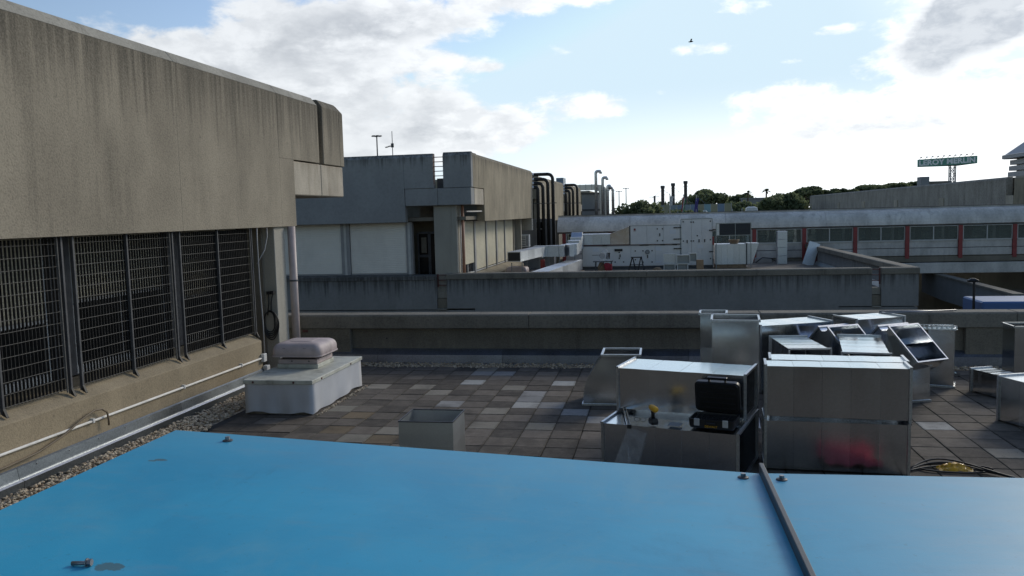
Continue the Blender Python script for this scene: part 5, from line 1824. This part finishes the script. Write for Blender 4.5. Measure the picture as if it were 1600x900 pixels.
tag(MB().loft([rounded(-.12, YS - .3, .28, .2, TZ, .08, 3), rounded(-.12, YS - .3, .24, .17, -.25, .08, 3), rounded(-.1, YS - .3, .12, .08, -.14, .04, 3)], cap=True).build('brown_sack', 'wood'), 'low brown sack on the terrace near the trestle', 'sack')
# sheets stacked at the far right of the terrace
t = thing('duct_stack', 'four pale duct lengths stacked upright in front of the bridge', 'duct', (7.35, 52, TZ))
for k in range(4):
    MB().box(7.05 + .01 * (k % 2), 7.62, 52, 52.6, TZ + k * .50, TZ + k * .50 + .49).build('duct_length', 'galv_far', t, bevel=.01)
tag(MB().bar((8.55, 50.6, TZ), (9.02, 50.9, .86), .62, .03, up=(0, 1, 0)).build('metal_sheet', 'galv_far'), 'galvanised sheet leaning against the far side parapet', 'sheet')
tag(MB().tube([(5.9, 53, TZ + .05), (6.3, 53.1, TZ + .35), (6.8, 53, TZ + .3), (7.2, 53, TZ + .04)], .03, 6).build('hose', 'rubber'), 'dark hose arching on the terrace near the bridge', 'hose')
tag(MB().box(5.9, 6.9, 53.4, 53.9, TZ, -.15).build('drip_tray', 'frame_grey', bevel=.02), 'grey metal tray on the terrace near the bridge', 'tray')

# ================================================================== FOOTBRIDGE
br = thing('footbridge', 'long covered footbridge with red posts and a rounded grey roof', 'bridge', (15, 55, -4.6))
BX0, BX1, YBR = -6.7, 46.0, 55.0
js = [BX0, -1.9] + [-1.9 + 6.15 * k for k in range(1, 8)] + [BX1]
for a, b in zip(js[:-1], js[1:]):
    prof = [(YBR + .10, 1.64)] + [(YBR - .12 + .9 * (1 - cos(q)), 1.70 + .98 * sin(q)) for q in [pi / 2 * k / 8 for k in range(9)]] + [(YBR + 3.4, 2.68), (YBR + 3.4, 1.64)]
    MB().prism(prof, 'x', a + .006, b - .006).build('roof_shell', 'bridge_roof', br, smooth=False)
MB().box(BX0, BX1, YBR + .74, YBR + .86, 2.672, 2.77).build('roof_kerb', 'bridge_beam', br)
MB().box(BX0, BX1, YBR + .70, YBR + .90, 2.772, 2.80).build('roof_trim', 'dark_steel', br)
MB().box(BX0, BX1, YBR + .02, YBR + .12, 1.585, 1.638).build('gutter', 'dark_steel', br)
posts = [2.95 + 3.07 * k for k in range(-3, 15)]
for x in posts:
    MB().box(x - .115, x + .115, YBR - .06, YBR + .14, -.42, 1.60).build('red_post', 'red_paint', br)
for a, b in zip(posts[:-1], posts[1:]):
    x0, x1 = a + .118, b - .118
    w = MB().box(x0 + .07, x1 - .05, YBR + .06, YBR + .075, .74, 1.55).build('window', 'glazing', br)
    f = MB()
    f.box(x0 + .02, x0 + .07, YBR + .0, YBR + .12, .70, 1.585)
    f.box(x1 - .05, x1 - .012, YBR + .0, YBR + .12, .70, 1.585)
    f.box((x0 + x1) / 2 - .03, (x0 + x1) / 2 + .03, YBR + .03, YBR + .12, .741, 1.549)
    f.box(x0 + .071, x1 - .051, YBR + .0, YBR + .12, .66, .74)
    f.box(x0 + .071, x1 - .051, YBR + .0, YBR + .12, 1.55, 1.585)
    f.build('frame', 'frame_pale', w)
    MB().box(x0, x0 + .018, YBR + .02, YBR + .12, -.40, 1.585).build('side_strip', 'frame_pale', br)
    MB().box(x1 - .010, x1, YBR + .02, YBR + .12, .66, 1.585).build('side_strip', 'frame_grey', br)
    MB().box(x0 + .02, x1, YBR + .05, YBR + .12, .24, .658).build('upper_panel', 'bridge_beam', br, bevel=.01)
    MB().box(x0 + .02, x1, YBR + .04, YBR + .12, -.25, .20).build('lower_panel', 'bridge_beam', br, bevel=.01)
    MB().box(x0 + .02, x1, YBR + .09, YBR + .13, .199, .241).build('panel_gap', 'dark_steel', br)
    w2_ = MB().box(x0 + .07, x1 - .05, YBR + 2.95, YBR + 2.965, .74, 1.55).build('window', 'glazing', br)
    f = MB()
    f.box((x0 + x1) / 2 - .25, (x0 + x1) / 2 + .12, YBR + 2.94, YBR + 3.0, .741, 1.549)
    f.box(x0 - .12, x0 + .12, YBR + 2.94, YBR + 3.0, -.3, 1.6)
    f.box(x0 + .07, x1 - .12, YBR + 2.94, YBR + 3.0, -.3, .739)
    f.box(x0 + .07, x1 - .05, YBR + 2.93, YBR + 2.95, 1.1, 1.13)
    f.build('frame', 'frame_grey', w2_)
MB().box(BX0, BX1, YBR + .14, YBR + 2.9, -.30, -.20).build('floor_slab', 'recess', br)
MB().box(BX0, BX1, YBR - .02, YBR + 3.2, -.64, -.305).build('edge_beam', 'recess', br)
MB().box(BX0, BX1, YBR - .10, YBR + 3.2, -1.36, -.70).build('main_beam', 'bridge_beam', br, bevel=.03)
for x in (13.2, 24.0, 36.0):
    MB().box(x, x + .7, YBR + .8, YBR + 2.2, -4.6, -1.36).build('pier', 'recess', br)

# ramp and ground level things under the bridge
t = thing('ramp_wall', 'grey concrete ramp wall sloping towards the viewer under the bridge', 'wall', (17.2, 50, -4.6))
MB().prism([(43.6, -2.75), (43.6, -1.62), (58.0, -1.50), (58.0, -2.8), (54.0, -2.95), (47.0, -2.95)], 'x', 17.0, 17.3).build('wall_body', 'mid_grey', t)
MB().prism([(43.5, -1.618), (43.5, -1.50), (58.0, -1.38), (58.0, -1.498)], 'x', 16.9, 17.42).build('coping_panel', 'lip', t)
MB().box(17.301, 24.0, 43.6, 58.0, -2.9, -2.75).build('ramp_slab', 'recess', t)
t = thing('retaining_wall', 'dark retaining wall in the shade under the bridge', 'wall', (20, 60, -4.6))
MB().box(8.0, 46.0, 59.5, 60.2, -4.6, -1.3).build('wall_body', 'recess', t)
MB().box(8.0, 46.0, 59.4, 60.3, -1.30, -1.15).build('coping_panel', 'lip', t)
tk = thing('box_truck', 'blue box truck parked below at the right, only its top showing over the parapet', 'truck', (15.0, 38.0, -4.6))
MB().box(13.15, 18.6, 36.8, 39.1, -3.7, -1.13).build('cargo_box', 'blue_van', tk, bevel=.06)
MB().box(18.65, 20.4, 36.9, 39.0, -4.1, -1.9).build('cab', 'blue_van', tk, bevel=.15)
MB().box(13.4, 20.2, 37.1, 38.8, -4.2, -3.71).build('chassis', 'rubber', tk)
for x in (14.3, 15.3, 19.4):
    for y in (36.85, 38.75):
        w = MB().tube([(x, y, -4.15), (x, y + .28, -4.15)], .45, 16).build('wheel', 'rubber', tk)
        MB().tube([(x, y - .01, -4.15), (x, y + .29, -4.15)], .22, 12).build('rim', 'steel', w)
t = thing('lamp_post', 'dark lamp post with a small flat head standing below the bridge at the right', 'lamp post', (12.95, 37.2, -4.6))
MB().tube([(12.95, 37.2, -4.6), (12.95, 37.2, -.32)], [.07, .05], 8).build('pole', 'rubber', t)
MB().loft([rounded(12.9, 37.2, .20, .1, -.34, .05, 2), rounded(12.9, 37.2, .22, .12, -.26, .05, 2), rounded(12.9, 37.2, .08, .05, -.18, .03, 2)], cap=True).build('lamp_head', 'rubber', t)

# ================================================================== REAR BUILDING ON THE RIGHT
XR_ = 28.0
t = thing('concrete_building', 'long brown grey concrete building beyond the bridge on the right', 'building', (40, 110, -4.6))
mods = [58.0, 74.0, 90.2, 106.4, 122.6, 138.8, 163.0]
for a, b in zip(mods[:-1], mods[1:]):
    if a == 58.0:
        MB().prism(fascia_profile(XR_, 2.2, 4.95, -1, .5, .12), 'y', 58.0, 72.4).build('fascia_panel', 'mid_wall', t)
        continue
    MB().prism(fascia_profile(XR_, 2.2, 4.95, -1, .5, .12), 'y', a + .01, b - .01).build('fascia_panel', 'rear', t)
    MB().box(XR_ - .10, XR_ - .003, b - 1.3, b + .0, 2.35, 3.45).build('corbel_block', 'corbel', t)
MB().box(XR_ + .6, XR_ + .9, 72.0, 74.4, 2.2, 4.9).build('joint_back', 'recess', t)
MB().box(XR_ - .06, XR_ + .5, 72.45, 73.9, 2.35, 3.45).build('corbel_block', 'corbel', t)
MB().box(XR_ + .5, 70.0, 58.0, 163.0, 3.9, 4.0).build('roof', 'felt', t)
MB().box(XR_ + .8, 70.0, 58.5, 162.0, -4.6, 3.89).build('body', 'recess', t)
MB().box(XR_ - .02, XR_ + .5, 162.99, 163.4, 2.2, 4.9).build('end_panel', 'rear', t)
# louvred lantern with its sloping roof
ln = thing('roof_lantern', 'grey louvred roof lantern with a sloping sheet metal roof at the right edge', 'lantern', (38.1, 82, 4.0))
LC = Vector((38.1, 82.0))
for k in range(3):
    z0 = 5.30 + k * .56
    MB().loft([[(LC.x + s * sx, LC.y + s * sy, z) for sx, sy in ((-1, -1), (1, -1), (1, 1), (-1, 1))] for s, z in ((5.05 - .06 * k, z0), (5.05 - .06 * k, z0 + .44), (4.98 - .06 * k, z0 + .44), (4.98 - .06 * k, z0))]).build('louvre', 'zinc', ln)
MB().box(LC.x - 4.5, LC.x + 4.5, LC.y - 4.5, LC.y + 4.5, 4.0, 7.0).build('core', 'frame_pale', ln)
for s in (-4.7, 0, 4.7):
    MB().box(LC.x + s - .08, LC.x + s + .08, LC.y - 4.9, LC.y - 4.7, 4.0, 7.0).build('mullion', 'zinc', ln)
MB().loft([[(LC.x + s * sx, LC.y + s * sy, z) for sx, sy in ((-1, -1), (1, -1), (1, 1), (-1, 1))] for s, z in ((5.3, 6.98), (5.45, 7.02), (5.45, 7.35), (5.25, 7.42), (.3, 12.0))], cap=True).build('sloping_roof', 'zinc', ln)

# billboard
bb = thing('billboard', 'green billboard with white capital letters on a lattice mast', 'billboard', (45.3, 140, 4))
A_, B_, C_ = Vector((40.1, 140, 0)), Vector((48.5, 139.2, 0)), Vector((46.6, 142.0, 0))
zb0, zt0, zb1, zt1 = 8.68, 9.82, 8.92, 10.08
MB().add([(A_.x, A_.y, zb0), (B_.x, B_.y, zb1), (B_.x, B_.y, zt1), (A_.x, A_.y, zt0), (A_.x + .2, A_.y + .8, zb0), (C_.x, C_.y, zb0 + .05), (C_.x, C_.y, zt1 - .1), (A_.x + .2, A_.y + .8, zt0)],
         [(0, 1, 2, 3), (1, 5, 6, 2), (5, 4, 7, 6), (4, 0, 3, 7), (3, 2, 6, 7), (1, 0, 4, 5)]).build('sign_box', 'green_sign', bb)
fc = bpy.data.curves.new('sign_lettering', 'FONT')
fc.body = 'LEROY MERLIN'
fc.size = 1.0
fc.extrude = .02
fc.offset = .045
fc.space_character = 1.05
fo = bpy.data.objects.new('lettering', fc)
COL.objects.link(fo)
bpy.context.view_layer.update()
me = bpy.data.meshes.new_from_object(fo.evaluated_get(bpy.context.evaluated_depsgraph_get()))
bpy.data.objects.remove(fo)
me.materials.clear()
me.materials.append(M['sign_letters'])
xs = [v.co.x for v in me.vertices]
ys = [v.co.y for v in me.vertices]
sx_, sy_ = (max(xs) - min(xs)), (max(ys) - min(ys))
mxs, mys = min(xs), min(ys)
e = (B_ - A_).normalized()
nrm = Vector((e.y, -e.x, 0))
for v in me.vertices:
    u = .025 + .94 * (v.co.x - mxs) / sx_
    q = .13 + .74 * (v.co.y - mys) / sy_
    p = A_.lerp(B_, u)
    z = lerp(lerp(zb0, zb1, u), lerp(zt0, zt1, u), q)
    dd = .03 + v.co.z
    p = p + nrm * dd
    v.co = Vector((p.x, p.y, z)) - Vector(bb['wc'])
lt = bpy.data.objects.new('lettering', me)
COL.objects.link(lt)
lt.parent = bb
for x in (45.0, 45.75):
    for y in (140.2, 140.9):
        MB().box(x - .07, x + .07, y - .07, y + .07, -4.6, 8.8).build('mast_leg', 'far_grey', bb)
mb = MB()
for k in range(10):
    z = -4.4 + k * 1.3
    for y in (140.2, 140.9):
        mb.bar((45.0, y, z), (45.75, y, z + 1.3), .06)
        mb.bar((45.75, y, z), (45.0, y, z + 1.3), .06)
        mb.bar((45.0, y, z), (45.75, y, z), .06)
mb.build('mast_bracing', 'far_grey', bb)
for k in range(10):
    u = .03 + k * .095
    p = A_.lerp(B_, u)
    z = lerp(zt0, zt1, u)
    f = MB()
    f.bar((p.x, p.y, z), (p.x, p.y - .9, z + .25), .04)
    f.box(p.x - .12, p.x + .12, p.y - 1.05, p.y - .85, z + .2, z + .34)
    f.build('sign_lamp', 'dark_steel', bb)
tag(MB().box(40.35, 41.6, 139.0, 141.0, 3.99, 7.1).build('roof_box', 'far_grey', bevel=.03), 'small blue grey box on the rear roof left of the billboard', 'roof box')
tag(MB().box(41.7, 45.5, 141.0, 143.0, 3.99, 6.4).build('roof_kerb', 'rear', bevel=.03), 'low roof block behind the rear roof edge beside the grey box', 'roof block')

# ================================================================== FAR BACKGROUND
# chimneys with guy wires
chs = [(0.9, 190, 8.3), (3.2, 190, 8.8), (5.95, 190, 9.2)]
for k, (x, y, zt) in enumerate(chs):
    t = thing('chimney', ['shortest and leftmost of the three dark chimneys', 'middle one of the three dark chimneys', 'tallest and rightmost of the three dark chimneys'][k], 'chimney', (x, y, -4.6), 0, 'three dark chimneys with guy wires')
    MB().tube([(x, y, -4.6), (x, y, zt)], [.42, .36], 12).build('shaft', 'chimney_brick', t)
    MB().tube([(x, y, zt - .5), (x, y, zt), (x, y, zt + .15)], [.46, .50, .44], 12).build('crown_ring', 'dark_steel', t)
    for j in range(3):
        MB().tube([(x, y, 5.4 + j * .9), (x, y, 5.46 + j * .9)], .42, 12).build('band', 'dark_steel', t)
    for sx2 in (-1, 1):
        MB().tube([(x, y, zt - .6), (x + sx2 * 4.3, y - 1, 4.0)], .028, 4).build('guy_wire', 'far_grey', t)
t = thing('antenna_mast', 'short dark mast with a cross arm left of the chimneys', 'mast', (-.9, 188, -4.6))
MB().tube([(-.9, 188, -4.6), (-.9, 188, 6.2)], .22, 8).build('pole', 'dark_steel', t)
MB().box(-2.1, .2, 187.9, 188.1, 5.9, 6.0).build('cross_arm', 'dark_steel', t)
t = thing('panel_building', 'low building with blue, ochre and cyan facade panels behind the flags', 'building', (5.4, 130, -4.6))
MB().box(-.3, 10.85, 130.1, 142, -4.6, 3.72).build('body', 'pane_grey', t)
cols = ['pane_grey', 'pane_yellow', 'pane_grey', 'pane_blue', 'pane_grey', 'pane_blue', 'pane_yellow', 'pane_cyan', 'pane_yellow', 'pane_blue', 'pane_yellow']
for k in range(11):
    a = -.25 + k * 1.01
    MB().box(a + .03, a + .98, 130.0, 130.09, 2.2, 3.70).build('facade_panel', cols[k], t)
    MB().box(a - .03, a + .028, 129.97, 130.09, 1.5, 3.75).build('mullion', 'frame_pale', t)
MB().box(10.84, 10.92, 129.97, 130.2, 1.5, 3.85).build('mullion', 'frame_pale', t)
MB().box(-.3, 10.85, 129.96, 130.09, 2.10, 2.19).build('transom', 'frame_pale', t)
t = thing('office_tower', 'distant pale blue glass office tower behind the black pipes', 'building', (-17.6, 150, -4.6))
MB().box(-18.3, -17.0, 150, 154, -4.6, 9.3).build('body', 'pane_grey', t)
for k in range(6):
    MB().box(-18.28, -17.02, 149.95, 149.999, 6.6 + k * .45, 6.9 + k * .45).build('window_band', 'pane_blue', t)
# flags
for k, (x, mats) in enumerate([(1.0, ('flag_white',)), (2.1, ('flag_red', 'flag_white', 'flag_green')), (3.2, ('flag_blue',))]):
    t = thing('flag_pole', ['bare looking pole with a rolled pale flag, left of three', 'pole with a limp green, white and red flag, middle of three', 'pole with a limp violet blue flag, right of three'][k], 'flag pole', (x - .1, 75, -4.6), 0, 'flag poles behind the bridge')
    zt = 4.45 - .12 * k
    MB().tube([(x - .1, 75, -4.6), (x - .02 + .1 * (k > 0), 75, zt)], .035, 8).build('pole', 'frame_pale', t)
    for j, m_ in enumerate(mats):
        w_ = .30 / len(mats)
        rows = []
        for q in range(7):
            v = q / 6
            rows.append([(x - .02 + j * w_ - .10 * v * (1 + j * .3) + w_ * i / 2 + .02 * sin(5 * v + i), 74.96 + .05 * sin(i * 2 + v * 6), zt - .25 - 1.25 * v - .1 * j) for i in range(3)])
        if k == 0:
            rows = rows[:5]
        MB().loft(rows, closed=False).build('flag_cloth', m_, t, fix=False)
# light masts
def mast(x, y, z0, z1, label, arms, nm='light_mast', cat='light mast', m='dark_steel', grp=None):
    t = thing(nm, label, cat, (x, y, z0), 0, grp)
    MB().tube([(x, y, z0), (x, y, z1)], [.12, .07], 8).build('pole', m, t)
    for k in range(arms):
        q = 2 * pi * k / arms
        f = MB()
        f.bar((x, y, z1 - .02), (x + .42 * cos(q), y + .42 * sin(q), z1 + .04), .05)
        f.box(x + .42 * cos(q) - .16, x + .42 * cos(q) + .16, y + .42 * sin(q) - .12, y + .42 * sin(q) + .12, z1 - .02, z1 + .09)
        f.build('floodlight', m, t)
mast(-31.2, 90, -4.6, 12.1, 'tall light mast with a ring of floodlights behind the middle building', 6)
mast(-7.0, 150, -4.6, 6.5, 'far light mast on the left of the pair above the trees', 4, grp='far light masts above the trees')
mast(-5.75, 150, -4.6, 7.0, 'far light mast on the right of the pair, slightly taller', 4, grp='far light masts above the trees')
t = thing('antenna', 'thin aerial on the roof of the middle building', 'antenna', (-19.6, 60, 4.0))
MB().tube([(-19.6, 60, -.5), (-19.6, 60, 9.4)], [.06, .025], 6).build('pole', 'dark_steel', t)
MB().bar((-20.15, 60, 8.20), (-19.5, 60, 8.36), .05).build('cross_arm', 'dark_steel', t)
for k in range(5):
    MB().box(-20.1 + k * .12, -20.08 + k * .12, 59.7, 60.3, 8.22 + k * .028, 8.25 + k * .028).build('element', 'dark_steel', t)
MB().box(-19.7, -19.5, 59.95, 60.05, 8.2, 8.5).build('clamp', 'dark_steel', t)
t = thing('water_tank', 'white tank with a domed top beyond the bridge roof', 'tank', (11.6, 110, 0))
MB().loft([rounded(11.7, 110, .75, .6, -4.6, .2, 4), rounded(11.7, 110, .75, .6, 2.6, .2, 4), rounded(11.7, 110, .68, .55, 3.0, .2, 4), rounded(11.7, 110, .3, .3, 3.15, .1, 4)], cap=True).build('body', 'white_pipe', t)
MB().box(11.0, 11.3, 109.35, 109.4, 2.1, 2.6).build('hatch', 'dark_steel', t)
for x, zt in ((8.9, 2.95), (10.05, 2.95)):
    tag(MB().tube([(x, 105, -4.6), (x, 105, zt)], .05, 6).build('thin_post', 'frame_pale'), 'thin pale post above the bridge roof, %s of two left of the white tank' % ('left' if x < 9 else 'right'), 'post', 'thin posts above the bridge roof')
tag(MB().loft([rounded(5.85, 110, .35, .3, 2.2, .1, 3), rounded(5.85, 110, .35, .3, 2.6, .1, 3), rounded(5.85, 110, .18, .15, 2.8, .05, 3)], cap=True).build('roof_cowl', 'white_pipe'), 'small white domed cowl above the bridge roof below the panel building', 'cowl')
t = thing('bird', 'small dark bird high in the sky', 'bird', (1.75, 45, 11.7))
MB().tube([(1.60, 45, 11.70), (1.68, 45, 11.70), (1.78, 45, 11.71), (1.86, 45, 11.72)], [.01, .03, .035, .01], 6).build('body', 'rubber', t)
MB().add([(1.68, 45, 11.71), (1.76, 45, 11.71), (1.80, 44.7, 11.79), (1.72, 44.55, 11.77)], [(0, 1, 2, 3)]).build('wing', 'rubber', t, fix=False)
MB().add([(1.68, 45, 11.71), (1.76, 45, 11.71), (1.80, 45.3, 11.80), (1.72, 45.45, 11.78)], [(0, 1, 2, 3)]).build('wing', 'rubber', t, fix=False)


# trees
def crown_mesh(seed, hx, hy, hz, n, leaf, flat=.35):
    """many small leaf clumps on and inside a lumpy umbrella of half-sizes hx, hy, hz"""
    rn = random.Random(seed)
    lobes = []
    for k in range(11):
        a = rn.uniform(0, 2 * pi)
        r = sqrt(rn.random()) * .72
        lobes.append((r * cos(a), r * sin(a), (1 - r * r) * .55 + rn.uniform(-.18, .12), rn.uniform(.26, .46)))
    V, Fc = [], []
    for k in range(n):
        lx, ly, lz, lr = rn.choice(lobes)
        d = Vector((rn.gauss(0, 1), rn.gauss(0, 1), rn.gauss(0, 1))).normalized()
        q = lr * (rn.random() ** .35)
        z = lz + d.z * q * .8
        if z < -flat:
            z = -flat + rn.uniform(-.05, .05)
        c = Vector(((lx + d.x * q) * hx, (ly + d.y * q) * hy, z * hz))
        s = leaf * rn.uniform(.6, 1.3)
        u = Vector((rn.gauss(0, 1), rn.gauss(0, 1), rn.gauss(0, .6))).normalized()
        w = u.cross(Vector((rn.gauss(0, 1), rn.gauss(0, 1), rn.gauss(0, 1)))).normalized()
        o = len(V)
        V += [tuple(c + u * s), tuple(c + w * s * .7), tuple(c - u * s), tuple(c - w * s * .7)]
        Fc.append((o, o + 1, o + 2, o + 3))
    me = bpy.data.meshes.new('crown')
    me.from_pydata(V, [], Fc)
    me.materials.append(M['pine'])
    return me


def tree(label, x, y, ztop, hw, hz, seed, n=2600, leaf=.34, hy=None, flat=.35, grp='umbrella pines and bushy trees beyond the bridge', nm='pine_tree'):
    t = thing(nm, label, 'tree', (x, y, -4.6), 0, grp)
    cz = ztop - hz * .88
    o = bpy.data.objects.new('crown', crown_mesh(seed, hw, hy or hw, hz, n, leaf, flat))
    COL.objects.link(o)
    o.parent = t
    o.location = (0, 0, cz + 4.6)
    rn = random.Random(seed + 100)
    tr_ = MB().tube([(x, y, -4.6), (x + .2, y, (cz - 4.6) * .3), (x + .1, y, cz)], [.05 * hw + .12, .04 * hw + .1, .03 * hw + .06], 8).build('trunk', 'bark', t)
    lm = MB()
    for k in range(6):
        q = 2 * pi * k / 6 + rn.uniform(0, .5)
        lm.tube([(x + .15, y, cz - hz * .6), (x + hw * .35 * cos(q), y + hw * .35 * sin(q), cz - hz * .05), (x + hw * .7 * cos(q), y + hw * .7 * sin(q), cz + hz * .25)], [.03 * hw + .04, .02 * hw + .03, .02], 6)
    lm.build('limbs', 'bark', tr_)
    return t


tree('broad dark bush-like tree right of the silver flues, low over the bridge roof', -2.3, 95, 4.15, 3.4, 3.2, 1, 5200, .20, flat=.9)
tree('low dark tree between the broad one and the panel building, behind the flags', 3.0, 92, 3.25, 2.6, 2.4, 2, 3400, .20, flat=.9)
tree('large umbrella pine right of the tallest chimney', 11.3, 205, 7.6, 6.6, 4.6, 3, 5200, .38)
tree('umbrella pine just right of the large one, its crown slightly lower', 18.6, 212, 6.6, 5.4, 4.4, 4, 4200, .38)
tree('dark pine filling in behind the panel building on its left', 0.5, 215, 5.0, 6.2, 4.5, 5, 3600, .38)
tree('low pine behind the panel building under the large umbrella pine', 7.0, 200, 5.3, 5.2, 4.0, 6, 3600, .38)
tree('pine between the two palms and the white tank', 15.6, 165, 4.4, 4.4, 3.8, 7, 3600, .34, flat=.9)
tree('dense dark tree left of the rear building, biggest of the near ones', 21.2, 150, 5.7, 4.9, 5.0, 8, 6500, .30, flat=.9)
tree('dense dark tree between the palms and the biggest near one', 17.4, 152, 4.0, 3.3, 3.8, 9, 3600, .30, flat=.9)
tree('umbrella pine whose flat crown rises above the biggest near tree', 38.6, 225, 8.0, 5.0, 2.6, 10, 3400, .40)
tree('small umbrella pine crown first along the rear roof line', 46.0, 222, 7.5, 3.4, 2.2, 11, 2600, .38)
tree('umbrella pine crown second along the rear roof line, the widest there', 56.5, 238, 8.7, 4.6, 2.6, 12, 3000, .40)
tree('umbrella pine crown third along the rear roof line', 63.0, 240, 8.9, 3.9, 2.4, 13, 2600, .40)
tree('umbrella pine crown fourth along the rear roof line, beside the grey box', 69.4, 244, 9.1, 4.2, 2.4, 14, 2600, .40)
tree('far pine behind the dense tree and the umbrella crowns', 31.0, 228, 6.4, 5.2, 4.0, 15, 3400, .40)
tree('far low pine at the left end of the rear building', 41.5, 232, 6.6, 5.5, 3.6, 16, 3400, .40)
tree('far low pine crown partly behind the rear roof line', 51.5, 240, 7.0, 5.6, 3.4, 17, 3000, .40)
tree('far low pine behind the palms', 25.0, 226, 4.9, 5.4, 4.2, 18, 3400, .40)


def palm(label, x, y, ztop, seed):
    t = thing('palm_tree', label, 'tree', (x, y, -4.6), 0, 'palms on the skyline')
    rn = random.Random(seed)
    MB().tube([(x, y, -4.6), (x + .15, y, ztop - 1.2)], [.22, .16], 8).build('trunk', 'bark', t)
    mb = MB()
    for k in range(22):
        q = rn.uniform(0, 2 * pi)
        e0 = rn.uniform(-.1, 1.3)
        prev = None
        L = rn.uniform(1.0, 1.5)
        c = Vector((x + .15, y, ztop - 1.1))
        dirh = Vector((cos(q), sin(q), 0))
        side = Vector((-sin(q), cos(q), 0))
        rows = []
        for j in range(5):
            u = j / 4
            p = c + dirh * (L * u * cos(e0)) + Vector((0, 0, L * u * sin(e0) - .55 * L * u * u))
            w = .16 * sin(pi * min(1, u * .85 + .15)) + .02
            rows.append([p - side * w - Vector((0, 0, w * .5)), p, p + side * w - Vector((0, 0, w * .5))])
        mb.loft(rows, closed=False)
    mb.build('fronds', 'palm', t, fix=False)


palm('palm on the skyline, left of the two', 18.3, 180, 7.2, 21)
palm('palm on the skyline, right of the two', 22.0, 180, 7.5, 22)
t = thing('low_house', 'low grey building among the trees below the palms', 'building', (19.5, 185, -4.6))
MB().box(17.9, 22.3, 184, 190, -4.6, 4.9).build('wall', 'far_grey', t)
MB().box(17.7, 22.5, 183.8, 190.2, 4.9, 5.1).build('roof', 'zinc', t)
